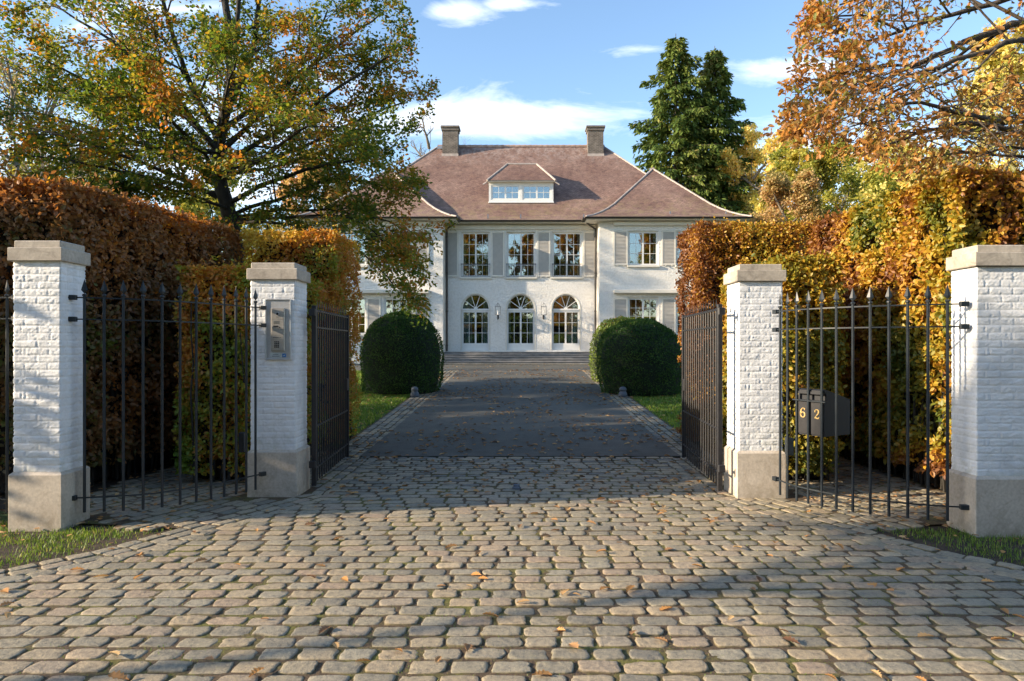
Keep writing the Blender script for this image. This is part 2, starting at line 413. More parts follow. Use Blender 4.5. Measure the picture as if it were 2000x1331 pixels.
def mk_cobble():
    t = NT('granite_setts')
    a = t.n('ShaderNodeAttribute', attribute_name='tone').outputs['Fac']
    c = t.ramp(a, [(0, (.13, .128, .12)), (.15, (.19, .18, .155)), (.36, (.245, .225, .18)), (.52, (.30, .25, .185)), (.66, (.245, .235, .20)), (.82, (.285, .225, .175)), (.90, (.37, .32, .24)), (1, (.25, .175, .14))])
    v = t.co('Object'); n = t.noise(v, 26, 6, .7); n2 = t.noise(v, 160, 3, .7); n3 = t.noise(v, 1.1, 5, .6)
    c = t.mix(1.0, c, (1.25, 1.20, 1.10), 'MULTIPLY')
    c = t.mix(.95, c, t.ramp(n, [(.3, (.5, .49, .48)), (.46, (.92, .92, .9)), (.7, (1.35, 1.30, 1.18))]), 'MULTIPLY')
    c = t.mix(.6, c, t.ramp(n2, [(.3, (.6, .6, .6)), (.7, (1.3, 1.3, 1.3))]), 'MULTIPLY')
    moss = t.math('MULTIPLY', t.ramp(n3, [(.52, (0, 0, 0)), (.7, (1, 1, 1))]), t.ramp(n, [(.5, (0, 0, 0)), (.7, (1, 1, 1))]))
    c = t.mix(t.math('MULTIPLY', moss, .55), c, (.13, .14, .03))
    soil_shade = t.n('ShaderNodeAttribute', attribute_name='soil').outputs['Fac']   # soil caked on each sett's sides, with the joint shade painted in
    c = t.mix(t.math('MULTIPLY', soil_shade, .9), c, t.ramp(n, [(.35, (.05, .036, .022)), (.62, (.12, .10, .035))]))
    return t.pbr(c, .66, normal=t.bump(n2, .6, .005, t.bump(n, .75, .015)), spec=.4)
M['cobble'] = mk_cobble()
def mk_bed():
    t = NT('mossy_joint_soil'); v = t.co('Object')
    n = t.noise(v, 1.6, 6, .65); n2 = t.noise(v, 60, 4, .7); n4 = t.noise(v, 9, 5, .7)
    c = t.ramp(n2, [(.3, (.035, .024, .014)), (.7, (.15, .10, .055))])
    g = t.ramp(n2, [(.3, (.06, .065, .010)), (.7, (.22, .22, .03))])
    f = t.ramp(t.math('ADD', t.math('MULTIPLY', n, .6), t.math('MULTIPLY', n4, .4)), [(.48, (0, 0, 0)), (.60, (1, 1, 1))])
    return t.pbr(t.mix(t.math('MULTIPLY', f, .75), c, g), .95, normal=t.bump(n2, .9, .012))
M['bed'] = mk_bed()
def mk_asphalt():
    t = NT('asphalt'); v = t.co('Object')
    n = t.noise(v, .5, 6, .6); n2 = t.noise(v, 120, 3, .8); n3 = t.noise(v, 2.5, 5, .7)
    c = t.ramp(n, [(.3, (.078, .077, .064)), (.7, (.122, .116, .096))])
    c = t.mix(.5, c, t.ramp(n3, [(.35, (.6, .6, .6)), (.65, (1.25, 1.25, 1.25))]), 'MULTIPLY')
    c = t.mix(.7, c, t.ramp(n2, [(.3, (.5, .5, .5)), (.65, (1.4, 1.4, 1.4))]), 'MULTIPLY')
    return t.pbr(c, .85, normal=t.bump(n2, .6, .006), spec=.35)
M['asphalt'] = mk_asphalt()
def mk_ground():
    t = NT('lawn_ground'); v = t.co('Object')
    n = t.noise(v, .8, 6, .6); n2 = t.noise(v, 40, 4, .7)
    c = t.ramp(n, [(.35, (.045, .075, .014)), (.55, (.065, .10, .02)), (.75, (.10, .085, .035))])
    c = t.mix(.7, c, t.ramp(n2, [(.3, (.4, .4, .4)), (.7, (1.4, 1.4, 1.4))]), 'MULTIPLY')
    return t.pbr(c, .95, normal=t.bump(n2, .8, .02))
M['ground'] = mk_ground()
def mk_dirt():
    t = NT('leafy_soil'); v = t.co('Object')
    n = t.noise(v, 14, 6, .7); n2 = t.noise(v, 60, 3, .7)
    c = t.ramp(n, [(.3, (.025, .018, .012)), (.55, (.06, .042, .026)), (.72, (.13, .075, .035))])
    return t.pbr(c, .95, normal=t.bump(n2, 1, .02))
M['dirt'] = mk_dirt()
M['bark'] = bark_mat('beech_bark', (.016, .014, .011), (.055, .05, .04))
M['bark_oak'] = bark_mat('oak_bark', (.035, .027, .02), (.12, .095, .07))
M['bark_pale'] = bark_mat('pale_bark', (.10, .085, .065), (.24, .20, .15))
M['core'] = plain('hedge_twigs', (.020, .014, .009), .95, 0, 12, .6, .8, .03)
M['core_green'] = plain('yew_twigs', (.010, .018, .006), .95, 0, 12, .6, .8, .03)

# ------------------------------------------------------------------ leaves
def tpl_simple():   # pointed oval leaf with a fold along its midrib
    V = np.array([(0, 0, 0), (.32, .29, .06), (.72, .24, .07), (1, 0, -.03), (.72, -.24, .07), (.32, -.29, .06)], float)
    return V, np.array([(0, 3, 2, 1), (0, 5, 4, 3)])
def tpl_quad():
    V = np.array([(0, 0, 0), (.5, .36, .05), (1, 0, 0), (.5, -.36, .05)], float)
    return V, np.array([(0, 3, 2, 1)])
def tpl_oak():      # lobed leaf
    h = [(0.0, .02), (.12, .06), (.20, .20), (.28, .10), (.38, .30), (.48, .15), (.60, .36), (.70, .17), (.82, .25), (.90, .11), (1.0, .0)]
    V = [(x, 0, -.0) for x, _ in h[::1]]
    n = len(h)
    L = [(x + .03, y, .05 + y * .25) for x, y in h]; Rr = [(x + .03, -y, .05 + y * .25) for x, y in h]
    V = V + L + Rr
    Fs = []
    for i in range(n - 1):
        Fs.append((i, i + 1, n + i + 1, n + i)); Fs.append((i + 1, i, 2 * n + i, 2 * n + i + 1))
    V = np.array(V, float); V[:, 2] -= .18 * (V[:, 0] - .5) ** 2
    return V, np.array(Fs)
def tpl_spray():    # needle spray: narrow arrow
    V = np.array([(0, .03, 0), (0, -.03, 0), (.35, .17, -.03), (.35, -.17, -.03), (.75, .11, -.08), (.75, -.11, -.08), (1, 0, -.14), (1, 0, -.14)], float)
    return V, np.array([(0, 1, 3, 2), (2, 3, 5, 4), (4, 5, 7, 6)])
def norm(a): return a / np.maximum(np.linalg.norm(a, axis=-1, keepdims=True), 1e-9)
def leaf_cloud(name, P, Dr, Nr, S, tpl, tone, mat, parent=None, width=1.0):
    TV, TF = tpl; n = len(P); k = len(TV)
    d = norm(Dr); nn = norm(Nr - d * np.sum(Nr * d, 1, keepdims=True)); b = np.cross(nn, d)
    S = np.asarray(S).reshape(-1, 1, 1)
    V = P[:, None, :] + S * (TV[None, :, 0:1] * d[:, None, :] + width * TV[None, :, 1:2] * b[:, None, :] + TV[None, :, 2:3] * nn[:, None, :])
    Fa = TF[None] + (np.arange(n) * k)[:, None, None]
    return mesh_np(name, V.reshape(-1, 3), Fa.reshape(-1, TF.shape[1]), mat, parent, tone=np.repeat(tone, k))
def rdir(n): return norm(rng.normal(size=(n, 3)))

# leaf palettes (what the leaf itself is coloured, but for the sunlit yew)
G0 = (.030, .060, .010); G1 = (.065, .105, .014); G2 = (.13, .15, .018); Y1 = (.34, .25, .018); Y2 = (.55, .36, .03)
O1 = (.42, .19, .02); O2 = (.30, .11, .018); B1 = (.15, .065, .022); B2 = (.075, .036, .018); GR = (.16, .13, .07)
M['l_beech'] = leaf_mat('beech_leaves', [(0, (.065, .125, .016)), (.25, (.12, .175, .02)), (.45, (.21, .225, .024)), (.60, (.33, .24, .025)), (.78, (.40, .18, .025)), (1, (.46, .18, .03))], .5)
M['l_copper'] = leaf_mat('copper_hedge_leaves', [(0, (.14, .18, .025)), (.2, (.17, .11, .035)), (.5, (.30, .14, .05)), (.75, (.42, .17, .03)), (.9, (.55, .25, .03)), (1, Y2)], .35)
M['l_mixed'] = leaf_mat('mixed_hedge_leaves', [(0, (.11, .21, .025)), (.3, (.21, .29, .03)), (.5, (.38, .33, .035)), (.66, (.48, .20, .035)), (.85, (.60, .28, .035)), (1, (.6, .42, .05))], .4)
M['l_golden'] = leaf_mat('golden_hedge_leaves', [(0, (.08, .12, .018)), (.24, (.18, .19, .024)), (.44, (.38, .30, .030)), (.60, (.54, .31, .03)), (.78, (.30, .125, .025)), (1, (.165, .062, .022))], .33)
M['l_oak'] = leaf_mat('oak_leaves', [(0, (.17, .19, .03)), (.2, (.26, .18, .04)), (.45, (.31, .145, .04)), (.8, (.45, .20, .035)), (1, (.62, .33, .05))], .4)
M['l_yew'] = leaf_mat('yew_leaves', [(0, (.018, .050, .009)), (.6, (.045, .11, .016)), (1, (.12, .19, .03))], .15, .08)
M['l_yew_sunlit'] = leaf_mat('sunlit_yew_leaves', [(0, (.07, .12, .02)), (1, (.25, .32, .05))], .2, .08)  # sunlight on the rear yew painted in as paler leaves
M['l_spruce'] = leaf_mat('spruce_needles', [(0, (.025, .055, .020)), (.5, (.095, .15, .035)), (.85, (.21, .25, .06)), (1, (.28, .24, .09))], .2, .05)
M['l_yellow'] = leaf_mat('yellow_leaves', [(0, (.26, .27, .05)), (.3, (.56, .52, .14)), (.65, (.82, .70, .24)), (1, (.82, .60, .24))], .45, .05)
M['l_pale'] = leaf_mat('pale_autumn_leaves', [(0, (.20, .20, .06)), (.5, (.48, .36, .15)), (1, (.60, .38, .19))], .4, .05)
M['l_olive'] = leaf_mat('olive_leaves', [(0, (.11, .15, .03)), (.5, (.28, .30, .05)), (1, (.55, .45, .09))], .4, .05)
M['l_fallen'] = leaf_mat('fallen_leaves', [(0, (.17, .09, .05)), (.35, (.34, .20, .10)), (.75, (.50, .25, .08)), (1, (.62, .42, .20))], .15, .08)
M['grass'] = leaf_mat('grass_blades', [(0, (.06, .12, .014)), (.6, (.16, .26, .03)), (.9, (.27, .34, .05)), (1, (.42, .36, .12))], .35, .1)

# ------------------------------------------------------------------ ground, paving
def sheet(name, xs, ys, dz, mat, fz=gz, kind='structure'):
    gx, gy = np.meshgrid(xs, ys); V = np.stack([gx, gy, fz(gy) + dz], -1).reshape(-1, 3)
    nx, ny = len(xs), len(ys); i = np.arange((nx - 1) * (ny - 1)); r = i // (nx - 1); c = i % (nx - 1); a = r * nx + c
    o = mesh_np(name, V, np.stack([a, a + 1, a + nx + 1, a + nx], 1), mat, smooth=True)
    o['kind'] = kind; return o
ysg = np.concatenate([[-400, -100, -30], np.arange(-10, 30, .5), [34, 40, 60, 120, 700]])
sheet('ground', np.array([-500, -80, -30, -12, -6, -3, 0, 3, 6, 12, 30, 80, 500.]), ysg, -.03, M['ground'])

OUT = [(-9, 3.0), (-6.2, 3.55), (-4.7, 4.25), (-3.75, 4.87), (-3.34, 5.3), (-3.0, 6.0), (-2.34, 7.35)]   # left edge of the paved apron
def edge_x(y): return np.interp(y, [q[1] for q in OUT], [-q[0] for q in OUT])
# soil bed below the setts
bedp = [(-9, 1.0), (9, 1.0)] + [(-q[0], q[1]) for q in OUT[:-1]] + [(4.7, 6.3), (4.6, 10.2), (3.0, 10.2), (2.82, 9.8), (-2.82, 9.8), (-3.0, 10.2), (-4.6, 10.2), (-4.7, 6.3)] + OUT[:-1][::-1]
bm_ = MB(); tri = tessellate_polygon([[Vector((x, y, 0)) for x, y in bedp]])
bm_.add([(x, y, -.0085) for x, y in bedp], tri)
o = bm_.build('paving_bed', M['bed']); tag(o, kind='structure')
s_b = sheet('verge_bed', np.array([-2.85, -2.28]), np.arange(9.8, 26.1, .4), -.018, M['bed'])
s_b = sheet('verge_bed', np.array([2.28, 2.85]), np.arange(9.8, 26.1, .4), -.018, M['bed'])

stones = []   # (x, y, along angle, half length, half width, height)
def rows_cross():
    y = 1.9; k = 0
    while y < 9.72:
        w = .143 + random.uniform(-.006, .006); k += 1
        lim = 2.0 if y > 7.3 else edge_x(y) - .42
        lim = min(lim, 5.0)
        x = -lim - .12 + (k % 2) * .107 + random.uniform(-.02, .02)
        while x < lim + .02:
            L = random.gauss(.213, .014); L = min(.26, max(.17, L))
            stones.append((x + L / 2, y + w / 2 + random.uniform(-.005, .005), random.gauss(0, .018), L / 2 - random.uniform(.006, .014), w / 2 - random.uniform(.009, .014), random.uniform(-.005, .004)))
            x += L
        y += w
rows_cross()
def rows_path(path, offs, Lr=(.16, .22), w=.134):
    pts = [Vector((*p, 0)) for p in path]
    for off in offs:
        P2 = []
        for i, p in enumerate(pts):
            t = (pts[min(i + 1, len(pts) - 1)] - pts[max(i - 1, 0)]).normalized(); P2.append(p + Vector((-t.y, t.x, 0)) * off)
        cum = [0]
        for i in range(1, len(P2)): cum.append(cum[-1] + (P2[i] - P2[i - 1]).length)
        s = random.uniform(0, .1)
        while s < cum[-1] - .1:
            L = random.uniform(*Lr); m = s + L / 2
            i = max(k for k in range(len(cum)) if cum[k] <= m) if m < cum[-1] else len(cum) - 2
            i = min(i, len(P2) - 2); f = (m - cum[i]) / max(1e-6, cum[i + 1] - cum[i]); c = P2[i].lerp(P2[i + 1], f); t = P2[i + 1] - P2[i]
            stones.append((c.x + random.uniform(-.004, .004), c.y, math.atan2(t.y, t.x) + random.gauss(0, .025), L / 2 - .008, w / 2 - random.uniform(.006, .012), random.uniform(-.004, .004)))
            s += L + .002
for sgn in (-1, 1):
    path = [(sgn * abs(x), y) for x, y in OUT[2:]]
    rows_path(path, [(-1 if sgn < 0 else 1) * ((.068 + .136 * k)) for k in range(3)])
    xs = [2.07 + .134 * k for k in range(6)]
    for k, x in enumerate(xs):
        y0 = 7.30 if x < 2.3 else (7.72 if x < 2.9 else 7.72)
        y1 = 9.75 if x < 2.3 else 25.6
        rows_path([(sgn * x, y0), (sgn * x, y1)], [0])
    # setts behind the railing, laid along the curve of the apron
    d = Vector((.66, 1.35)).normalized(); nrm_ = Vector((-d.y, d.x))
    for j in range(-1, 22):
        s = -1.2 + random.uniform(0, .1)
        while s < 5.0:
            L = random.uniform(.19, .27)
            c = Vector((-3.0, 6.0)) + nrm_ * (.075 + j * .142) + d * (s + L / 2)
            s += L + .004
            x, y = c
            if y < 7.72 and x > -2.99 + (y-7.2)*.0 and y > 7.12: continue
            if x > -2.95 - (7.35 - y) * .0 and y > 7.35: continue
            if abs(x) < edge_x(y) + .055 and y < 7.35: continue
            if x < -4.62 or y > 10.2 or y < 6.0: continue
            if x < -3.85 and y < 6.45 : continue
            if x < -3.2 - (y-5.8)*1.2: continue
            a = math.atan2(d.y, d.x * 1) if sgn < 0 else math.pi - math.atan2(d.y, d.x)
            stones.append((x * -sgn, y, a + random.gauss(0, .03), L / 2 - .009, .071 - random.uniform(.007, .012), random.uniform(-.005, .004)))
def build_stones(name, st):
    S = np.array(st); n = len(S); NA = 20
    rad = [0, .70, .90, .965, 1.0, 1.0]; ry = [0, .64, .86, .945, 1.0, 1.0]; hz = [.0, -.0002, -.0010, -.0034, -.0098, -.05]
    side = [(.925, .87), (1, .5), (1.0, .02), (1, -.48), (.94, -.85)]
    rot = [(lambda a, b: (a, b)), (lambda a, b: (b, -a)), (lambda a, b: (-a, -b)), (lambda a, b: (-b, a))]
    per = np.array([f(a, b) for f in rot for a, b in side])[::-1]; ux, uy = per[:, 0], per[:, 1]
    jit = 1 + rng.normal(0, .06, (n, NA))
    jit = jit * .75 + np.roll(jit, 1, 1) * .25
    ca, sa = np.cos(S[:, 2]), np.sin(S[:, 2])
    V = np.zeros((n, 1 + 5 * NA, 3))
    dome = rng.uniform(.6, 1.3, n); tx = rng.normal(0, .018, n); ty = rng.normal(0, .022, n)
    def place(lx, ly, lz):
        x = S[:, 0:1] + lx * ca[:, None] - ly * sa[:, None]; y = S[:, 1:2] + lx * sa[:, None] + ly * ca[:, None]
        return x, y
    V[:, 0, 0] = S[:, 0]; V[:, 0, 1] = S[:, 1]; V[:, 0, 2] = S[:, 5]
    for k in range(1, 6):
        lx = S[:, 3:4] * ux * rad[k] * (1 + (jit - 1) * (rad[k] > .7) )
        ly = S[:, 4:5] * uy * ry[k] * (1 + (jit - 1) * (rad[k] > .7) )
        x, y = place(lx, ly, 0); b = 1 + (k - 1) * NA
        V[:, b:b + NA, 0] = x; V[:, b:b + NA, 1] = y
        V[:, b:b + NA, 2] = S[:, 5:6] + hz[k] * dome[:, None] + lx * tx[:, None] + ly * ty[:, None] + rng.normal(0, .0012, (n, NA))
    V[..., 2] += gz(V[..., 1])
    q = np.arange(NA); q2 = (q + 1) % NA
    Fq = []
    for k in range(4):
        b = 1 + k * NA; c = b + NA
        Fq += [(b + i, c + i, c + j, b + j) for i, j in zip(q, q2)]
    Fq += [(0, 1 + i, 1 + (i + 1) % NA, 1 + (i + 2) % NA) for i in range(0, NA, 2)]
    Fq = np.array(Fq); nv = 1 + 5 * NA
    Fa = Fq[None] + (np.arange(n) * nv)[:, None, None]
    tone = rng.uniform(0, 1, n) * .75 + .25 * fbm(S[:, :3] * [1, 1, 0], .8, 3)
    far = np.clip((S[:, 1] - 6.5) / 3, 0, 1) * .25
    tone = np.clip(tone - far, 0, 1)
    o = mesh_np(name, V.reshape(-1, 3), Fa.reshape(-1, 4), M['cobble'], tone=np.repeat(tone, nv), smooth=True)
    soil = np.concatenate([[0.], np.zeros(2 * NA), np.full(NA, .12), np.full(NA, .9), np.ones(NA)])  # rises down the sides: joint soil plus painted-in shade
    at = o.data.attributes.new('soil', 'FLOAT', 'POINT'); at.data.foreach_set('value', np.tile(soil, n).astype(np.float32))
    return o
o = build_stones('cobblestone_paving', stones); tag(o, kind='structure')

sheet('driveway', np.linspace(-2.3, 2.3, 9), np.arange(9.76, 26.2, .5), .004, M['asphalt'])
sheet('forecourt', np.array([-14., -5, 0, 5, 14]), np.array([25.6, 26, 27, 30, 34.6]), -.012, M['asphalt'])
# a pale kerb line of setts across the mouth of the forecourt and at the foot of the steps
st2 = []
for sgn in (-1, 1):
    for k in range(60):
        st2.append((sgn * (2.4 + .17 * k), 25.75 + .05 * k * 0, 0, .078, .055, .006)); st2.append((sgn * (2.48 + .17 * k), 25.88, 0, .078, .055, .006))
for k in range(52): st2.append((-4.3 + .17 * k, 33.75, 0, .078, .07, .01))
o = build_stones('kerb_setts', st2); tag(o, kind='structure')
# bare leafy soil under the hedges and around the verge edges
for sgn in (-1, 1):
    dp = [(3.0, 7.6), (4.8, 6.7), (12, 6.4), (12, 12.7), (2.86, 12.7), (2.86, 9.9)]
    dm = MB(); P_ = [(sgn * x, y, -.027 + float(gz(y))) for x, y in dp]; dm.add(P_, tessellate_polygon([[Vector(p) for p in P_]]))
    o = dm.build('soil_bed', M['dirt']); tag(o, kind='structure')

for sgn in (-1, 1):
    dp = [(3.0, 6.03)] + [(-q[0] - .02, q[1]) for q in OUT[::-1][2:]] + [(9, 6.3), (3.8, 6.3)]
    P_ = [(sgn * x, y, -.026) for x, y in dp]; dm = MB(); dm.add(P_, tessellate_polygon([[Vector(p) for p in P_]])); o = dm.build('verge_soil', M['dirt']); tag(o, kind='structure')

# ------------------------------------------------------------------ gate pillars
def pillar(xl, xr, y0, y1, zt, label, seed):
    """plinth outline xl..xr, y0..y1; cap top zt"""
    root = empty('gate_pillar', ((xl + xr) / 2, (y0 + y1) / 2, 0), label, 'pillar', 'white brick gate pillars')
    inn = .032; a0, a1, b0, b1 = xl + inn, xr - inn, y0 + inn, y1 - inn
    zp = .482; zc = zt - .185
    m = MB(); m.bevbox(xl, xr, y0, y1, -.06, zp - .012, .006)
    m.add([(xl + .006, y0 + .006, zp - .012), (xr - .006, y0 + .006, zp - .012), (xr - .006, y1 - .006, zp - .012), (xl + .006, y1 - .006, zp - .012),
           (a0 + .004, b0 + .004, zp + .014), (a1 - .004, b0 + .004, zp + .014), (a1 - .004, b1 - .004, zp + .014), (a0 + .004, b1 - .004, zp + .014)],
          [(0, 1, 5, 4), (1, 2, 6, 5), (2, 3, 7, 6), (3, 0, 4, 7)])
    m.build('plinth', M['plinth'], root)
    # brick shaft as relief
    W, Dp = a1 - a0, b1 - b0; step = .0095
    nw, nd = int(W / step), int(Dp / step)
    px, py, nx_, ny_, ss = [], [], [], [], []
    for i in range(nw): px.append(a0 + W * i / nw); py.append(b0); nx_.append(0); ny_.append(-1); ss.append(W * i / nw)
    for i in range(nd): px.append(a1); py.append(b0 + Dp * i / nd); nx_.append(1); ny_.append(0); ss.append(W + Dp * i / nd)
    for i in range(nw): px.append(a1 - W * i / nw); py.append(b1); nx_.append(0); ny_.append(1); ss.append(W + Dp + W * i / nw)
    for i in range(nd): px.append(a0); py.append(b1 - Dp * i / nd); nx_.append(-1); ny_.append(0); ss.append(2 * W + Dp + Dp * i / nd)
    px, py, nx_, ny_, ss = map(np.array, (px, py, nx_, ny_, ss))
    corners = [0, nw, nw + nd, 2 * nw + nd]; dd = [(-1, -1), (1, -1), (1, 1), (-1, 1)]
    nx_ = nx_.astype(float); ny_ = ny_.astype(float)
    for c, (p, q) in zip(corners, dd): nx_[c] = p; ny_[c] = q
    zs = np.arange(zp, zc + .001, .0078); nzv = len(zs)
    Sg, Zg = np.meshgrid(ss, zs)
    course = .0645; row = np.floor((Zg - zp) / course); fz_ = (Zg - zp) / course - row
    # vertical joints: local to each face, alternating header / stretcher
    face = np.searchsorted(np.array([W, W + Dp, 2 * W + Dp]), Sg, side='right'); st = np.array([0, W, W + Dp, 2 * W + Dp])[face]; fl = np.array([W, Dp, W, Dp])[face]
    loc = Sg - st; rodd = (row + face) % 2
    rj = noise3(np.stack([row, face * 7.0, row * 0], -1) , 1.0, seed) * .03
    jd = np.full(Sg.shape, 9.)
    for frac_e, frac_o in ((.25, .5), (.75, .5)):
        j = np.where(rodd > .5, fl * frac_o, fl * frac_e) + rj - .015
        jd = np.minimum(jd, np.abs(loc - j))
    # a third of the rows also carries a short header joint near one edge
    je = fl * .16; jd = np.where((row % 3 == 1), np.minimum(jd, np.abs(loc - je)), jd)
    hd = np.minimum(fz_, 1 - fz_) * course
    wob = (noise3(np.stack([Sg, Zg, Sg * 0], -1), 60, seed) - .5) * .004
    e = np.minimum(sstep((hd + wob - .003) / .006), sstep((jd + wob - .003) / .006))
    P3 = np.stack([Sg, Zg, row * .37 + seed], -1)
    n1 = noise3(P3 * [1, 2.2, 1], 14, seed + 1); n2 = fbm(P3 * [1, 1.8, 1], 38, seed + 2, 2); n3 = noise3(P3, 95, seed + 4)
    bid = noise3(np.stack([row, np.floor(loc / (fl * .5)) + face * 5, row * 0], -1) * 1.0, 1.0, seed + 9)
    h = e * (.0046 + .004 * (bid - .5)) + e * ((n1 - .5) * .004 + (n2 - .5) * .0075 - np.clip(n2 - .60, 0, 1) * .03 + (n3 - .5) * .0016)
    h = np.clip(h, -.001, .016)
    V = np.stack([px[None] + nx_[None] * h, py[None] + ny_[None] * h, Zg], -1)
    Ns = len(ss); i = np.arange(Ns); i2 = (i + 1) % Ns
    Fq = np.concatenate([np.stack([r * Ns + i, r * Ns + i2, (r + 1) * Ns + i2, (r + 1) * Ns + i], 1) for r in range(nzv - 1)])
    mesh_np('brick_shaft', V.reshape(-1, 3), Fq, M['white_brick'], root, smooth=True)
    m = MB(); m.bevbox(xl - .004, xr + .004, y0 - .004, y1 + .004, zc - .002, zt - .068, .006); 
    m.build('cap', M['cap'], root)
    m = MB(); m.bevbox(a0 - .002, a1 + .002, b0 - .002, b1 + .002, zt - .07, zt - .004, .008)
    c = ((a0 + a1) / 2, (b0 + b1) / 2)
    m.build('cap_slab', M['cap'], root)
    return root
pillar(-4.475, -4.005, 5.96, 6.36, 2.525, 'white brick pillar with stained stone cap, leftmost, on the grass verge with only dark hedge behind', 3)
pillar(-2.895, -2.365, 7.23, 7.69, 2.485, 'white brick pillar holding the steel intercom panel', 5)
pillar(2.276, 2.79, 7.16, 7.63, 2.46, 'white brick pillar between the open gate leaf and the railing with the letterbox', 8)
pillar(3.857, 4.33, 5.78, 6.18, 2.46, 'white brick pillar cut by the right edge of the photo, railing shadows on its sunlit side', 12)

# ------------------------------------------------------------------ railings
def spear_mb(x, y, z, s=1.0, ang=0):
    """wrought spearhead whose tip is at z"""
    m = MB(); z0 = z - .155 * s
    m.lathe([(.014 * s, 0), (.020 * s, .006 * s), (.020 * s, .016 * s), (.013 * s, .024 * s)], (x, y, z0), 8)
    k = len(m.v); w = .029 * s; t = .009 * s
    pr = [(0.006, .024), (1.0, .058), (.62, .095), (.0, .155)]
    vs = []; 
    for (a, h) in pr:
        vs += [(x + w * a, y, z0 + h * s), (x, y + t * max(a, .15), z0 + h * s), (x - w * a, y, z0 + h * s), (x, y - t * max(a, .15), z0 + h * s)]
    fs = []
    for i in range(3):
        for j in range(4): fs.append((i * 4 + j, i * 4 + (j + 1) % 4, (i + 1) * 4 + (j + 1) % 4, (i + 1) * 4 + j))
    m.add(vs, fs)
    M_ = Matrix.Translation((x, y, 0)) @ Matrix.Rotation(ang, 4, 'Z') @ Matrix.Translation((-x, -y, 0))
    m.xf(M_); return m
def railing(pts, zb, zt, rails, label, brk, mat=None, r=.0125):
    """pts: bar positions; rails: list of (z_start, z_end)"""
    mat = mat or M['iron']
    root = empty('iron_railing', (pts[len(pts) // 2][0], pts[len(pts) // 2][1], 0), label, 'railing')
    n = len(pts)
    for i, (x, y) in enumerate(pts):
        a = pts[min(i + 1, n - 1)]; b = pts[max(i - 1, 0)]; ang = math.atan2(a[1] - b[1], a[0] - b[0])
        m = MB(); m.tube([(x, y, zb), (x, y, zt - .15)], r, 10); br_ = m.build('bar', mat, root, smooth=False)
        spear_mb(x, y, zt, 1.0, ang).build('spearhead', mat, br_)
    cum = [0]
    for i in range(1, n): cum.append(cum[-1] + math.dist(pts[i], pts[i - 1]))
    for (za, zb_) in rails:
        ext0 = Vector(pts[0]) + (Vector(pts[0]) - Vector(pts[1])).normalized() * brk[0]
        ext1 = Vector(pts[-1]) + (Vector(pts[-1]) - Vector(pts[-2])).normalized() * brk[1]
        line = [(ext0.x, ext0.y, za)] + [(p[0], p[1], za + (zb_ - za) * c / cum[-1]) for p, c in zip(pts, cum)] + [(ext1.x, ext1.y, zb_)]
        m = MB(); m.tube(line, .0085, 4); m.build('rail', mat, root)
        for e, q in ((line[0], line[1]), (line[-1], line[-2])):
            d = (Vector(q) - Vector(e)).normalized(); c = Vector(e)
            m = MB(); m.bevbox(-.035, .035, -.022, .022, -.022, .022, .004)
            m.xf(Matrix.Translation(c) @ Matrix.Rotation(math.atan2(d.y, d.x), 4, 'Z')); m.build('bracket', mat, root)
    return root
LU = [165, 203.5, 241, 279.5, 316.7, 351.7, 383.3, 412.2, 437.8, 461, 481, 499]
LB = [1001, 999.6, 998, 995.6, 991, 986, 981, 976, 971, 966, 961, 957]
lp = []
for u, v in zip(LU, LB):
    D = 1.5 * F / (v - CY); lp.append((X(u, D), D))
RU = [1523.6, 1538, 1556, 1578.5, 1605, 1633.5, 1665.6, 1699.6, 1736, 1772.8, 1812.4, 1850.5]
RB = [967, 973, 978.5, 984, 989.6, 995, 1000, 1005, 1009, 1012.5, 1015.5, 1017.5]
rp = []
for u, v in zip(RU, RB):
    D = 1.52 * F / (v - CY); rp.append((X(u, D), D))
railL = railing(lp, .10, 2.195, [(2.03, 1.995), (1.835, 1.81), (.232, .25)], 'curved iron railing with spearheads beside the intercom pillar', (.10, .09))
railR = railing(rp, .08, 2.13, [(1.946, 1.957), (1.76, 1.762), (.227, .205)], 'curved iron railing with spearheads and a letterbox hung in its bars', (.09, .13))
railing([(-4.60, 6.12), (-4.78, 6.16), (-4.96, 6.2), (-5.14, 6.24), (-5.32, 6.28)], .10, 2.19, [(2.03, 2.03), (1.84, 1.84), (.22, .22)], 'end of another iron railing cut by the left edge of the photo', (.10, .3))
# latch boxes where the railings meet the inner pillars
m = MB(); m.bevbox(-2.90, -2.84, 7.02, 7.1, .50, .70, .004); m.tube([(-2.905, 7.0, .1), (-2.905, 7.0, .98)], .008, 6); m.build('latch_box', M['iron'], railL)
m = MB(); m.bevbox(2.72, 2.78, 6.93, 7.02, .48, .66, .004); m.build('latch_box', M['iron'], railR)

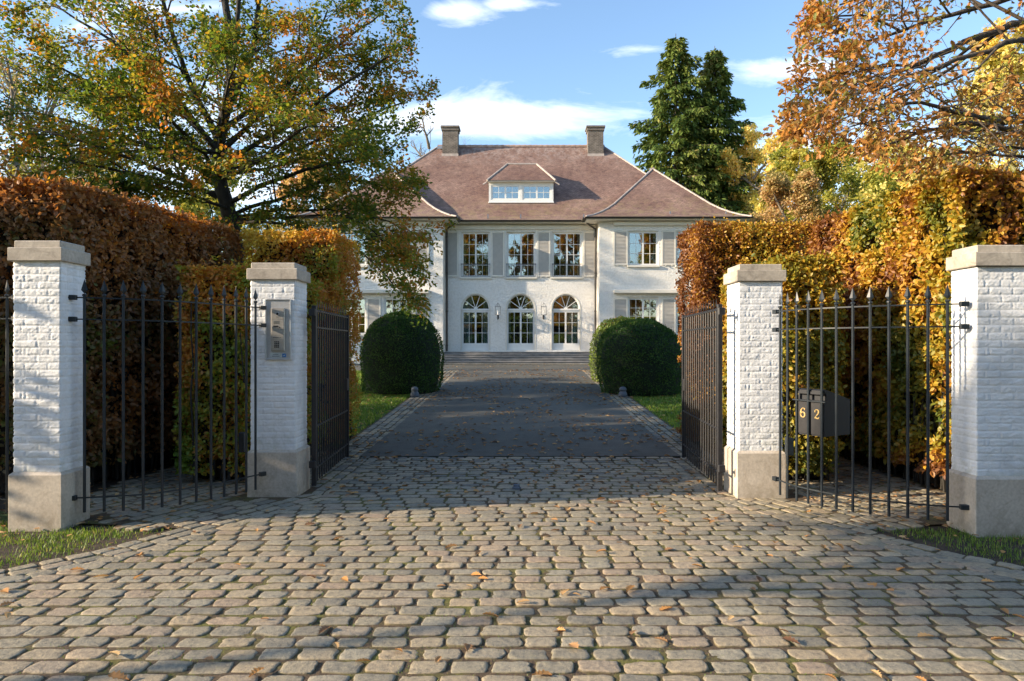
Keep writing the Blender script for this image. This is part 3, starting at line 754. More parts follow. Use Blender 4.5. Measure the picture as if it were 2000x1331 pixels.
def gate_leaf(pa, pb, label, seed):
    root = empty('gate_leaf', (pa[0], pa[1], 0), label, 'gate', 'driveway gate leaves'); mat = M['iron_gate']
    A = Vector((*pa, 0)); B = Vector((*pb, 0)); L = (B - A).length; d = (B - A) / L; ang = math.atan2(d.y, d.x)
    T = Matrix.Translation(A) @ Matrix.Rotation(ang, 4, 'Z')
    for s0, w, zt_ in ((0, .05, 2.04), (L - .04, .04, 2.02)):
        m = MB(); m.bevbox(s0, s0 + w, -w / 2, w / 2, .05, zt_, .004); m.xf(T); m.build('stile', mat, root)
    for z in (1.985, 1.80, .70, .235):
        m = MB(); m.box(.05, L - .04, -.011, .011, z - .009, z + .009); m.xf(T); m.build('rail', mat, root)
    n = 15
    for i in range(1, n + 1):
        s = .05 + (L - .09) * i / (n + 1)
        p = A + d * s
        m = MB(); m.tube([(p.x, p.y, .08), (p.x, p.y, 1.98)], .0105, 8); b = m.build('bar', mat, root)
        spear_mb(p.x, p.y, 2.115, .85, ang).build('spearhead', mat, b)
    for z in (1.96, .30):
        m = MB(); m.tube([(-.07, 0, z), (.0, 0, z)], .014, 8); m.bevbox(-.085, -.06, -.035, .035, z - .04, z + .04, .006); m.xf(T); m.build('hinge', mat, root)
    m = MB(); m.bevbox(L - .14, L - .03, -.02, .02, .98, 1.14, .004); m.xf(T); m.build('lock_box', mat, root)
    return root
gate_leaf((-2.275, 7.52), (-2.40, 9.5), 'open black iron gate leaf hinged on the intercom pillar', 1)
gate_leaf((2.13, 7.27), (2.255, 9.45), 'open black iron gate leaf hinged on the pillar nearer the letterbox', 2)
gs = MB(); gs.lathe([(.05, 0), (.05, .02), (.03, .035)], (-.04, 7.6, .0), 12); gs.bevbox(-.075, -.005, 7.57, 7.63, .02, .055, .008)
o = gs.build('gate_stop', M['bollard']); tag(o, 'small dark metal gate stop set in the middle of the cobbles', 'gate stop')

# ------------------------------------------------------------------ letterbox
pa = Vector((*rp[2], 0)); pb = Vector((*rp[4], 0)); d = (pb - pa).normalized(); LW = (pb - pa).length + .03
ang = math.atan2(d.y, d.x)
T = Matrix.Translation(pa - d * .015 + Vector((-d.y, d.x, 0)) * .016) @ Matrix.Rotation(ang, 4, 'Z')   # local x along railing, y inwards (behind the bars)
lb = empty('letterbox', tuple(pa), 'black metal letterbox with gold numerals 62 hung behind the railing bars', 'letterbox')
DB = .40; z0, zf, zb = .735, 1.17, 1.075
sl0, sl1 = 1.075, 1.145
prof = [(0, z0), (0, sl0), (.03, sl0 + .0), (.03, sl1), (0, sl1), (0, zf), (.02, zf + .012), (DB, zb), (DB, z0)]
m = MB(); n = len(prof); m.add([(0, y, z) for y, z in prof] + [(LW, y, z) for y, z in prof], [tuple(range(n)), tuple(range(2 * n - 1, n - 1, -1))] + [((i + 1) % n, i, i + n, (i + 1) % n + n) for i in range(n)])
m.xf(T); M['lb'] = plain('letterbox_paint', (.008, .010, .015), .62, 0, 25, .15, .1, .001); m.build('body', M['lb'], lb)
m = MB(); m.box(.01, LW - .01, -.012, .002, sl1 - .012, sl1 + .012); m.xf(T); m.build('slot_flap', M['lb'], lb)
hw = LW / 2
M['lbp'] = plain('letterbox_door_paint', (.030, .030, .033), .33, 0, 25, .12, .1, .001)
for k in (0, 1):
    m = MB(); m.bevbox(.015 + k * hw, hw - .012 + k * hw, -.010, .001, z0 + .012, sl0 - .015, .003); m.xf(T); m.build('door_panel', M['lbp'], lb)
# numerals as bent strokes of changing width
def stroke_poly(pts, ws):
    L_, R_ = [], []
    for i, p in enumerate(pts):
        a = pts[max(i - 1, 0)]; b = pts[min(i + 1, len(pts) - 1)]; tx_, tz_ = b[0] - a[0], b[1] - a[1]; q = math.hypot(tx_, tz_) or 1
        nx, nz = -tz_ / q, tx_ / q; L_.append((p[0] + nx * ws[i], p[1] + nz * ws[i])); R_.append((p[0] - nx * ws[i], p[1] - nz * ws[i]))
    return L_, R_
def numeral(kind, cx, cz, h):
    m = MB()
    def stroke(pts, ws):
        L_, R_ = stroke_poly(pts, ws); n = len(pts)
        for i in range(n - 1):
            q = [L_[i], L_[i + 1], R_[i + 1], R_[i]]
            vs = [(cx + x * h, -.016, cz + z * h) for x, z in q] + [(cx + x * h, -.009, cz + z * h) for x, z in q]
            m.add(vs, [(0, 1, 2, 3), (7, 6, 5, 4), (0, 4, 5, 1), (1, 5, 6, 2), (2, 6, 7, 3), (3, 7, 4, 0)])
    if kind == '6':
        p = [(math.cos(t) * .25, -.22 + math.sin(t) * .27) for t in np.linspace(0, 2 * math.pi, 25)]
        stroke(p, [.035 + .04 * abs(math.cos(t)) for t in np.linspace(0, 2 * math.pi, 25)])
        p = [(.24, .36), (.16, .45), (.05, .48), (-.08, .42), (-.19, .27), (-.25, .05), (-.25, -.22)]
        stroke(p, [.06, .03, .025, .035, .06, .075, .075])
        stroke([(.25, .31), (.17, .33)], [.06, .05])
    else:
        p = [(-.22, .27), (-.2, .38), (-.08, .47), (.06, .47), (.19, .38), (.22, .22), (.14, .05), (-.02, -.14), (-.18, -.32), (-.25, -.42)]
        stroke(p, [.05, .04, .028, .035, .06, .07, .06, .045, .035, .03])
        stroke([(-.26, -.42), (-.1, -.38), (.08, -.44), (.22, -.40), (.27, -.27)], [.035, .06, .07, .055, .02])
        stroke([(-.24, .22), (-.14, .26)], [.05, .05])
    m.xf(T); return m
numeral('6', hw / 2 + .006, .95, .092).build('numeral', M['brass'], lb)
numeral('2', hw * 1.5 + .006, .945, .092).build('numeral', M['brass'], lb)
m = MB(); m.tube([(-.02, -.03, sl0 - .005), (LW + .03, -.03, sl0 - .01)], .007, 6); m.xf(T); m.build('mounting_strap', M['iron'], lb)

# ------------------------------------------------------------------ intercom
DI = 7.245
ic = empty('intercom', (-2.62, DI, 1.8), 'steel video intercom with keypad set in the white brick pillar', 'intercom')
x0, x1, zt_, zb_ = X(518.5, DI), X(567.8, DI), Z(585, DI), Z(702.5, DI)
fy = 7.262 - .014
m = MB(); m.bevbox(x0, x1, fy, fy + .03, zb_, zt_, .003); m.build('back_plate', M['steel_plate'], ic)
for a, b, c, d_ in ((x0 - .004, x0 + .008, zb_, zt_), (x1 - .008, x1 + .004, zb_, zt_), (x0 + .008, x1 - .008, zt_ - .008, zt_ + .004), (x0 + .008, x1 - .008, zb_ - .004, zb_ + .008)):
    m = MB(); m.bevbox(a, b, fy - .012, fy + .02, c, d_, .002); m.build('trim', M['steel_plate'], ic)
px0, px1, pz1, pz0 = X(530, DI), X(556.8, DI), Z(602, DI), Z(686, DI)
m = MB(); m.bevbox(px0, px1, fy - .019, fy - .001, pz0, pz1, .004); pan = m.build('call_panel', M['steel'], ic)
cxm = (px0 + px1) / 2; H_ = pz1 - pz0; ys_ = fy - .019
for k in range(4):
    a = pz1 - .012 - k * (H_ - .02) / 4; m = MB(); m.bevbox(px0 + .009, px1 - .009, ys_ - .003, ys_ + .001, a - (H_ - .02) / 4 + .003, a - .001, .0015); m.build('module', M['steel'], pan)
ys_ -= .003
def zp_(v): return Z(580 + v / 9.51, DI)
def xp_(u): return X(500 + u / 9.51, DI)
m = MB(); m.tube([(cxm, ys_ + .001, zp_(320)), (cxm, ys_ - .008, zp_(320))], .020, 20); m.build('camera_ring', M['steel_plate'], pan)
m = MB(); m.tube([(cxm, ys_ - .002, zp_(320)), (cxm, ys_ - .012, zp_(320))], .013, 20); m.build('camera_lens', M['black'], pan)
m = MB(); m.box(cxm - .014, cxm + .014, ys_ - .001, ys_ + .002, zp_(384), zp_(374)); m.build('caption', M['grey_print'], pan)
m = MB()
for k in range(9): m.box(xp_(338), xp_(455), ys_ - .001, ys_ + .001, zp_(450 + k * 7 + 3), zp_(450 + k * 7))
m.build('speaker_slots', M['grey_print'], pan)
m = MB(); m.bevbox(xp_(333), xp_(422), ys_ - .003, ys_ + .001, zp_(562), zp_(537), .001); m.build('display', M['black'], pan)
m = MB(); m.tube([(xp_(452), ys_ + .001, zp_(572)), (xp_(452), ys_ - .003, zp_(572))], .006, 10); m.build('sensor', M['black'], pan)
m = MB()
for k in range(7): m.box(xp_(325 + k * 16), xp_(325 + k * 16 + 12), ys_ - .001, ys_ + .001, zp_(766), zp_(749))
m.box(xp_(445), xp_(475), ys_ - .001, ys_ + .001, zp_(762), zp_(753)); m.build('name_lettering', M['grey_print'], pan)
for r_ in range(4):
    for c_ in range(3):
        m = MB(); a = xp_(365 + c_ * 32); b = zp_(838 + r_ * 32); m.bevbox(a - .0062, a + .0062, ys_ - .004, ys_ + .001, b - .0062, b + .0062, .001); m.build('key', M['black'], pan)
m = MB(); m.box(xp_(265), xp_(470), fy - .003, fy + .001, zp_(1130), zp_(1048)); wst = m.build('service_label', M['white_sticker'], ic)
m = MB()
for k in range(8): m.box(xp_(318 + k * 13), xp_(318 + k * 13 + 9), fy - .0045, fy - .002, zp_(1078), zp_(1066))
for k in range(10): m.box(xp_(300 + k * 14), xp_(300 + k * 14 + 10), fy - .0045, fy - .002, zp_(1112), zp_(1096))
m.build('label_lettering', M['grey_print'], wst)
m = MB(); m.bevbox(xp_(487), xp_(556), fy - .005, fy + .001, zp_(1122), zp_(1056), .001); bs = m.build('emblem', M['blue_sticker'], ic)
m = MB(); m.prism([(xp_(500), zp_(1098)), (xp_(522), zp_(1086)), (xp_(548), zp_(1070)), (xp_(538), zp_(1090)), (xp_(518), zp_(1102))], fy - .0065, fy - .004); m.build('emblem_mark', M['white_sticker'], bs)

# ------------------------------------------------------------------ villa
HX = .05
DC, DW = 36.0, 35.0
villa = empty('villa', (HX, 36, .68), 'large white brick villa with a tiled hipped roof at the end of the drive', 'house')
def off(px, D): return px / F * D
def wall_holes(outline, holes, y0, y1, parent, name, mat):
    loops = [outline] + holes
    tri = tessellate_polygon([[Vector((x, z, 0)) for x, z in lp_] for lp_ in loops])
    pts = [p for lp_ in loops for p in lp_]; n = len(pts)
    m = MB(); vs = [(x, y0, z) for x, z in pts] + [(x, y1, z) for x, z in pts]
    fs = [tuple(t) for t in tri] + [tuple(i + n for i in reversed(t)) for t in tri]
    s = 0
    for lp_ in loops:
        k = len(lp_)
        for i in range(k): a = s + i; b = s + (i + 1) % k; fs.append((a, b, b + n, a + n))
        s += k
    m.add(vs, fs); o = m.build(name, mat, parent)
    import bmesh
    bm = bmesh.new(); bm.from_mesh(o.data); bmesh.ops.recalc_face_normals(bm, faces=bm.faces); bm.to_mesh(o.data); bm.free()
    return o
def rect(x0, x1, z0, z1): return [(x0, z0), (x1, z0), (x1, z1), (x0, z1)]
def casement(x0, x1, z0, z1, D, leaves, cols, rows, parent, name='window', fr=.055, bar=.022, bottom=0.0, inset=.06):
    """frame with leaves and glazing bars, one pane sheet per leaf"""
    m = MB(); y0, y1 = D + inset, D + inset + .06
    m.box(x0, x1, y0, y1, z1 - fr, z1); m.box(x0, x1, y0, y1, z0, z0 + fr); m.box(x0, x0 + fr, y0, y1, z0 + fr, z1 - fr); m.box(x1 - fr, x1, y0, y1, z0 + fr, z1 - fr)
    lw = (x1 - x0 - 2 * fr) / leaves; panes = []
    for k in range(leaves):
        a = x0 + fr + k * lw; b = a + lw; s = .045; q0, q1 = y0 + .008, y1 - .006; za, zb = z0 + fr, z1 - fr
        m.box(a, a + s, q0, q1, za, zb); m.box(b - s, b, q0, q1, za, zb); m.box(a + s, b - s, q0, q1, zb - s, zb); m.box(a + s, b - s, q0, q1, za, za + s + bottom)
        gx0, gx1, gz0, gz1 = a + s, b - s, za + s + bottom, zb - s
        for c in range(1, cols): x = gx0 + (gx1 - gx0) * c / cols; m.box(x - bar / 2, x + bar / 2, q0 + .006, q0 + .03, gz0, gz1)
        for r_ in range(1, rows):
            z = gz0 + (gz1 - gz0) * r_ / rows; m.box(gx0, gx1, q0 + .008, q0 + .028, z - bar / 2, z + bar / 2)
        panes.append((gx0, gx1, gz0, gz1))
    w = m.build(name, M['window_white'], parent)
    for (a, b, c, d_) in panes:
        p = MB(); p.box(a - .004, b + .004, y0 + .034, y0 + .040, c - .004, d_ + .004); p.build('pane', M['glass'], w)
    return w
def shutter(x0, x1, z0, z1, D, parent):
    m = MB(); y0, y1 = D - .055, D - .012; f = .075
    m.box(x0, x0 + f, y0, y1, z0, z1); m.box(x1 - f, x1, y0, y1, z0, z1); m.box(x0 + f, x1 - f, y0, y1, z1 - f, z1); m.box(x0 + f, x1 - f, y0, y1, z0, z0 + f)
    fr = m.build('shutter', M['cream'], parent)
    m = MB(); n = int((z1 - z0 - 2 * f) / .068); h = (z1 - z0 - 2 * f) / n
    for k in range(n):
        z = z0 + f + k * h
        m.add([(x0 + f, y0 + .004, z), (x1 - f, y0 + .004, z), (x1 - f, y1 - .006, z + h * 1.05), (x0 + f, y1 - .006, z + h * 1.05),
               (x0 + f, y0 + .004, z + .012), (x1 - f, y0 + .004, z + .012), (x1 - f, y1 - .006, z + h * 1.05 + .01), (x0 + f, y1 - .006, z + h * 1.05 + .01)],
              [(0, 3, 2, 1), (4, 5, 6, 7), (0, 1, 5, 4), (2, 3, 7, 6), (0, 4, 7, 3), (1, 2, 6, 5)])
    m.build('slats', M['shutter'], fr)
    for x in (x0 + .2, x1 - .2):
        m = MB(); m.box(x - .02, x + .02, D - .09, D - .055, z0 - .05, z0 + .0); m.build('shutter_catch', M['cream'], fr)
    return fr
def sill(x0, x1, z, D, parent):
    m = MB(); m.bevbox(x0, x1, D - .10, D + .1, z - .10, z, .008); m.build('sill', M['cream'], parent)

# central wall ---------------------------------------------------------------
C = lambda u: X(u, DC)
zt, zbm = Z(453, DC), Z(541.5, DC)
cw = [(C(901), C(957)), (C(989.5), C(1046)), (C(1078.5), C(1136.5))]
cd = [(C(901.4), C(955.9)), (C(989.6), C(1044.5)), (C(1077.9), C(1132.3))]
zd0, zsp = 1.36, Z(603.2, DC)
def arch(x0, x1, z0, zs, n=20, grow=0):
    c = (x0 + x1) / 2; r = (x1 - x0) / 2 + grow
    return [(x0 - grow, z0), (x1 + grow, z0)] + [(c + r * math.cos(t), zs + r * math.sin(t) * 1.04) for t in np.linspace(0, math.pi, n)]
holes = [rect(a, b, zbm, zt) for a, b in cw] + [arch(a, b, zd0, zsp) for a, b in cd]
wx0, wx1 = HX - 4.01, HX + 4.01
wc = wall_holes(rect(wx0, wx1, .5, 8.12), holes, DC, DC + .28, villa, 'wall', M['house_brick'])
for a, b in cw:
    w = casement(a, b, zbm, zt, DC, 2, 2, 4, villa, 'window', inset=.14)
    sill(a - .08, b + .08, zbm, DC, w)
    m = MB()   # balconet railing
    zr = Z(516, DC)
    for z in (zr, zbm + .03, zr - .05): m.box(a - .02, b + .02, DC - .115, DC - .095, z - .01, z + .01)
    k = 12
    for i in range(k + 1): x = a + (b - a) * i / k; m.box(x - .006, x + .006, DC - .11, DC - .10, zbm + .03, zr)
    m.build('balconet_railing', M['iron_gate'], w)
for u0, u1 in ((872, 895.5), (959.5, 985.5), (1049, 1074.8), (1139, 1163)):
    shutter(C(u0), C(u1), Z(541, DC), Z(452.5, DC), DC, villa)
for (a, b) in cd:
    c = (a + b) / 2; r = (b - a) / 2
    # surround band standing slightly proud of the brick
    m = MB(); o_ = arch(a, b, zd0, zsp, 24, .055); i_ = arch(a, b, zd0, zsp, 24, 0)
    n = len(o_); vs = [(x, DC - .012, z) for x, z in o_[1:] + o_[:1]] + [(x, DC - .012, z) for x, z in i_[1:] + i_[:1]] + [(x, DC + .1, z) for x, z in o_[1:] + o_[:1]] + [(x, DC + .1, z) for x, z in i_[1:] + i_[:1]]
    fs = []
    for k in range(n - 1):
        fs += [(k, k + 1, k + 1 + n, k + n), (k, k + 2 * n, k + 1 + 2 * n, k + 1), (k + n, k + 1 + n, k + 1 + 3 * n, k + 3 * n)]
    m.add(vs, fs); dr = m.build('door_surround', M['cream'], villa)
    w = casement(a, b, zd0, zsp - .10, DC, 2, 2, 3, villa, 'french_door', fr=.05, bottom=.26, inset=.12)
    m = MB(); m.bevbox(a, b, DC + .09, DC + .2, zsp - .10, zsp + .0, .01); m.build('transom', M['window_white'], w)
    m = MB(); m.box(c - .02, c + .02, DC + .09, DC + .115, 2.35, 2.43); m.build('door_handle', M['brass'], w)
    m = MB(); pts_o = [(c + (r - .0) * math.cos(t), zsp + (r) * math.sin(t) * 1.04) for t in np.linspace(0, math.pi, 25)]; pts_i = [(c + (r - .055) * math.cos(t), zsp + (r - .055) * math.sin(t) * 1.04) for t in np.linspace(0, math.pi, 25)]
    n = 25
    for y_ in (DC + .13, DC + .19): m.add([(x, y_, z) for x, z in pts_o + pts_i], [(k, k + 1, k + 1 + n, k + n) for k in range(n - 1)])
    m.add([(x, DC + .13, z) for x, z in pts_i] + [(x, DC + .19, z) for x, z in pts_i], [(k, k + 1, k + 1 + n, k + n) for k in range(n - 1)])
    for t in (math.pi * .2, math.pi * .4, math.pi * .6, math.pi * .8):
        q = len(m.v); m.box(.09, r - .03, DC + .14, DC + .17, -.017, .017)
        m.xf(Matrix.Translation((c, 0, zsp + .01)) @ Matrix.Rotation(-t, 4, 'Y'), q)
    m.prism([(c + .10 * math.cos(t), zsp + .0 + .10 * math.sin(t)) for t in np.linspace(0, math.pi, 9)], DC + .135, DC + .175)
    fl = m.build('fanlight', M['window_white'], villa)
    p = MB(); p.prism([(c + (r - .03) * math.cos(t), zsp + (r - .03) * math.sin(t) * 1.04) for t in np.linspace(0, math.pi, 21)], DC + .176, DC + .182); p.build('pane', M['glass'], fl)
def curtain(x0, x1, z0, z1, y, parent):
    n = int((x1 - x0) / .02); vs = []
    for i in range(n + 1):
        x = x0 + (x1 - x0) * i / n; dy = .035 * math.sin(i * 1.15) + .012 * math.sin(i * .37 + x)
        vs += [(x, y + dy, z0), (x, y + dy, z1), (x, y + dy + .004, z0), (x, y + dy + .004, z1)]
    fs = []
    for i in range(n):
        a = 4 * i; b = a + 4; fs += [(a, b, b + 1, a + 1), (a + 2, a + 3, b + 3, b + 2)]
    m = MB(); m.add(vs, fs); m.build('curtain', M['curtain'], parent)
(a1_, b1_), (a2_, b2_), (a3_, b3_) = cd
curtain(a1_ - .1, a1_ + .55, zd0, 4.5, DC + .32, villa); curtain(b1_ - .34, b1_ + .1, zd0, 4.5, DC + .32, villa)
curtain(b2_ - .30, b2_ + .15, zd0, 4.5, DC + .32, villa); curtain(a2_ - .1, a2_ + .2, zd0, 4.5, DC + .32, villa)
curtain(a3_ - .1, a3_ + .12, zd0, 4.5, DC + .42, villa); curtain(b3_ - .70, b3_ + .1, zd0, 4.5, DC + .32, villa)
for a, b in cw:
    curtain(a - .1, a + .22, 4.9, 7.7, DC + .42, villa); curtain(b - .22, b + .1, 4.9, 7.7, DC + .42, villa)
# frieze board and soffit
m = MB(); m.bevbox(wx0 + .1, wx1 - .1, DC - .10, DC - .001, Z(449, DC), Z(441, DC), .01); m.build('frieze', M['cream'], villa)

# wings ------------------------------------------------------------------------
WO = 11.0
for sgn in (-1, 1):
    def wxs(a, b): a, b = HX + sgn * a, HX + sgn * b; return (min(a, b), max(a, b))
    x0, x1 = wxs(4.01, WO)
    wins = [(5.49, 7.04), (7.95, 9.50)]
    up = (5.70, 7.47); dn = (2.15, 4.05)
    holes = []
    for a, b in wins:
        p, q = wxs(a, b); holes += [rect(p, q, *up), rect(p, q, *dn)]
    wall_holes(rect(x0, x1, .5, 8.12), holes, DW, DW + .28, villa, 'wall', M['house_brick'])
    m = MB(); a_ = HX + sgn * 4.01; b_ = a_ + sgn * .28; m.box(min(a_, b_), max(a_, b_), DW + .28, DC + .27, .5, 8.12); m.build('wall', M['house_brick'], villa)
    m = MB(); a_ = HX + sgn * WO; b_ = a_ - sgn * .28; m.box(min(a_, b_), max(a_, b_), DW + .28, 47.0, .5, 8.12); m.build('wall', M['house_brick'], villa)
    for a, b in wins:
        p, q = wxs(a, b)
        w = casement(p, q, *up, DW, 2, 2, 3, villa, inset=.10); sill(p - .07, q + .07, up[0], DW, w)
        w = casement(p, q, *dn, DW, 2, 2, 4, villa, inset=.10); sill(p - .07, q + .07, dn[0], DW, w)
        curtain(p - .1, p + .25, dn[0], 4.2, DW + .42, villa); curtain(q - .2, q + .1, up[0], 7.6, DW + .42, villa)
    for a, b in ((4.73, 5.46), (7.20, 7.92), (9.55, 10.28)):
        p, q = wxs(a, b)
        shutter(p, q, up[0] + .01, up[1] + .02, DW, villa); shutter(p, q, dn[0] + .01, dn[1] - .02, DW, villa)
    p, q = wxs(4.72, 10.35)
    m = MB(); m.bevbox(p, q, DW - .16, DW - .001, 7.73, 7.93, .012); m.build('awning_box', M['cream'], villa)
    m = MB(); m.bevbox(p, q, DW - .34, DW - .001, 4.255, 4.43, .015); m.build('awning_box', M['cream'], villa)
m = MB(); m.box(HX - WO, HX + WO, 46.7, 47.0, .5, 8.12); m.build('wall', M['house_brick'], villa)
# rooms behind the glass
m = MB(); m.box(HX - WO + .3, HX + WO - .3, DC + .30, 46.6, 4.5, 4.75); m.box(HX - WO + .3, HX + WO - .3, DC + .30, 46.6, 7.95, 8.05); m.box(HX - WO + .3, HX + WO - .3, DC + .3, 46.6, 1.1, 1.34)
for x in (-7.4, -4.1, -1.3, 1.4, 4.1, 7.4): m.box(HX + x, HX + x + .12, 37.2, 41.0, 1.34, 7.95)
m.box(HX - 3.9, HX + 3.9, 41.0, 41.1, 1.34, 7.95); m.box(HX - 10.6, HX - 4.1, 39.8, 39.9, 1.34, 7.95); m.box(HX + 4.3, HX + 10.6, 39.8, 39.9, 1.34, 7.95)
m.build('interior', M['dark_room'], villa)

# roofs -------------------------------------------------------------------------
def prof_f(d): return float(np.interp(d, [0, .4, .8, 1.2, 1.6, 2.4, 4.18, 6.3], [0, .15, .36, .62, .94, 1.72, 3.48, 5.64]))
def hip_roof(x0, x1, y0, y1, ze, name, ridge_tone):
    """bell-cast hipped roof: nested rings following the profile"""
    hw_ = min(x1 - x0, y1 - y0) / 2
    ds = [0, .2, .4, .6, .8, 1.0, 1.2, 1.4, 1.6, 1.9, 2.2, 2.6, 3.0, 3.4, 3.8, 4.18, 4.8, 5.4, 6.3]
    ds = [d for d in ds if d < hw_ - .05] + [hw_]
    m = MB(); sl = 0; rings = []
    for i, d in enumerate(ds):
        if i: sl += math.hypot(d - ds[i - 1], prof_f(d) - prof_f(ds[i - 1]))
        z = ze + prof_f(d); rings.append(([(x0 + d, y0 + d, z), (x1 - d, y0 + d, z), (x1 - d, y1 - d, z), (x0 + d, y1 - d, z)], sl))
    for i in range(len(rings) - 1):
        (A_, sa), (B_, sb) = rings[i], rings[i + 1]
        for k in range(4):
            k2 = (k + 1) % 4; ax = 0 if k % 2 == 0 else 1
            q = [A_[k], A_[k2], B_[k2], B_[k]]
            m.add(q, [(0, 1, 2, 3)], [[(q[0][ax] + 7 * k, sa), (q[1][ax] + 7 * k, sa), (q[2][ax] + 7 * k, sb), (q[3][ax] + 7 * k, sb)]])
    o = m.build(name, M['roof'], villa)
    for k in range(2 if True else 4):          # front hips
        line = [r_[0][k] for r_ in rings]
        hm = MB()
        for i in range(len(line) - 1):
            a, b = Vector(line[i]), Vector(line[i + 1]); L = (b - a).length; nseg = max(1, int(L / .3))
            for j in range(nseg):
                p = a.lerp(b, j / nseg); q = a.lerp(b, (j + 1.12) / nseg); hm.tube([p + Vector((0, 0, .0)), q + Vector((0, 0, .012))], [.055, .046], 6)
        hm.build('hip_tiles', M[ridge_tone], o)
    (A_, _) = rings[-1]
    a, b = (Vector(A_[0]), Vector(A_[1])) if (x1 - x0) > (y1 - y0) else (Vector(A_[0]), Vector(A_[3]))
    L = (b - a).length; nseg = int(L / .33); hm = MB()
    for j in range(nseg):
        p = a.lerp(b, j / nseg); q = a.lerp(b, (j + .96) / nseg); hm.tube([p + Vector((0, 0, -.02)), q + Vector((0, 0, .02))], [.12, .10], 8)
    hm.build('ridge_tiles', M['ridge_dull'], o)
    return o
mainroof = hip_roof(HX - 11.35, HX + 11.35, 35.45, 48.05, 8.12, 'roof', 'ridge')
EW = 34.42
for sgn in (-1, 1):
    a, b = HX + sgn * 3.27, HX + sgn * 11.63
    hip_roof(min(a, b), max(a, b), EW, 47.0, 8.10, 'roof', 'ridge')
    m = MB(); m.box(min(a, b) + .02, max(a, b) - .02, EW + .02, DW + .3, 7.97, 8.00); m.box(min(HX + sgn * 3.29, HX + sgn * 4.0), max(HX + sgn * 3.29, HX + sgn * 4.0), DW + .3, DC + .1, 7.97, 8.00)
    m.build('soffit', M['cream'], villa)
    # gutter: front run and inner return
    def gutter(p, q):
        m = MB(); P_, Q_ = Vector(p), Vector(q); d = (Q_ - P_).normalized(); s_ = d.cross(Vector((0, 0, 1)))
        vs = []; n = 8
        for base in (P_, Q_):
            for k in range(n + 1):
                t = math.pi * k / n; vs.append(base + s_ * (-.065 * math.cos(t)) + Vector((0, 0, -.075 * math.sin(t) + .02)))
            for k in range(n, -1, -1):
                t = math.pi * k / n; vs.append(base + s_ * (-.057 * math.cos(t)) + Vector((0, 0, -.067 * math.sin(t) + .02)))
        N = 2 * n + 2; m.add(vs, [(k, (k + 1) % N, (k + 1) % N + N, k + N) for k in range(N)])
        m.tube([P_ + s_ * .065 + Vector((0, 0, .02)), Q_ + s_ * .065 + Vector((0, 0, .02))], .012, 6)
        m.tube([P_ + s_ * -.06 + Vector((0, 0, -.02)), Q_ + s_ * -.06 + Vector((0, 0, -.02))], .03, 4)
        m.build('gutter', M['gutter'], villa)
    gutter((min(a, b) - .05, EW - .05, 8.05), (max(a, b) + .05, EW - .05, 8.05))
    xi = HX + sgn * 3.20
    gutter((xi, EW - .05, 8.05), (xi, 35.6, 8.05))
    # downpipe in the inner corner
    xp = HX + sgn * 3.90
    m = MB(); m.tube([(xp - sgn * .5, DC - .5, 8.0), (xp - sgn * .3, DC - .35, 7.86), (xp, DC - .14, 7.72), (xp, DC - .12, 7.4), (xp, DC - .12, 1.3)], .048, 10)
    for z in (7.3, 5.4, 3.4, 1.6): m.tube([(xp, DC - .12, z - .03), (xp, DC - .12, z + .03)], .06, 10)
    m.build('downpipe', M['gutter'], villa)
gutter((HX - 3.25, 35.40, 8.07), (HX + 3.25, 35.40, 8.07))
m = MB(); m.box(HX - 3.98, HX + 3.98, 35.46, DC - .002, 8.00, 8.03); m.build('soffit', M['cream'], villa)
# chimneys
for u in (879.0, 1163.5):
    D = 41.0; xc_ = X(u, D); w = X(u + 15.2, D) - xc_; ztop = Z(246, D)
    m = MB(); m.box(xc_ - w, xc_ + w, D, D + .75, 12.2, ztop - .28); ch = m.build('chimney', M['chimney'], mainroof)
    m = MB(); m.bevbox(xc_ - w - .10, xc_ + w + .10, D - .10, D + .85, ztop - .12, ztop, .012); m.box(xc_ - w - .05, xc_ + w + .05, D - .05, D + .80, ztop - .28, ztop - .12)
    o2 = m.build('chimney_cap', M['chimney'], mainroof)
    m = MB(); zf_ = 8.12 + prof_f(41.0 - 35.45)
    m.box(xc_ - w - .03, xc_ + w + .03, D - .03, D - .002, zf_ - .15, zf_ + .12); m.build('flashing', M['ridge'], mainroof)
    m = MB(); e_ = 1 if u > 1000 else -1
    a_, b_ = xc_ + e_ * (w + .05), HX + e_ * 5.1
    zr_ = 8.12 + 5.64
    m.add([(a_, 41.42, zr_ - .22), (b_, 41.42, zr_ - .22), (b_, 41.72, zr_ + .11), (a_, 41.72, zr_ + .11), (a_, 41.8, zr_ + .11), (b_, 41.8, zr_ + .11)], [(0, 1, 2, 3), (3, 2, 5, 4)]); m.build('ridge_flashing', M['lead'], mainroof)
# dormer
DD = 37.4
dormer = empty('dormer', (HX, DD, 9.3), None, None); del_ = dormer
dormer.parent = villa; dormer.location = (0, DD - 36, 9.3 - .68)
xa, xb = X(954.8, DD), X(1080.8, DD); z0_, z1_ = Z(398, DD), Z(355, DD)
wx = [(xa + .12, (xa + xb) / 2 - .07), ((xa + xb) / 2 + .07, xb - .12)]
wz0, wz1 = z0_ + .20, z1_ - .18
wall_holes(rect(xa, xb, z0_ - .25, z1_ + .02), [rect(a, b, wz0, wz1) for a, b in wx], DD, DD + .10, dormer, 'dormer_front', M['window_white'])
for a, b in wx: casement(a, b, wz0, wz1, DD, 2, 2, 2, dormer, 'window', fr=.05, bar=.022, inset=.02)
for s, x in ((-1, xa), (1, xb)):
    m = MB(); x_ = (x, x + .06) if s < 0 else (x - .06, x); m.box(x_[0], x_[1], DD + .10, 39.4, z0_ - .25, z1_ + .02); m.build('cheek', M['lead'], dormer)
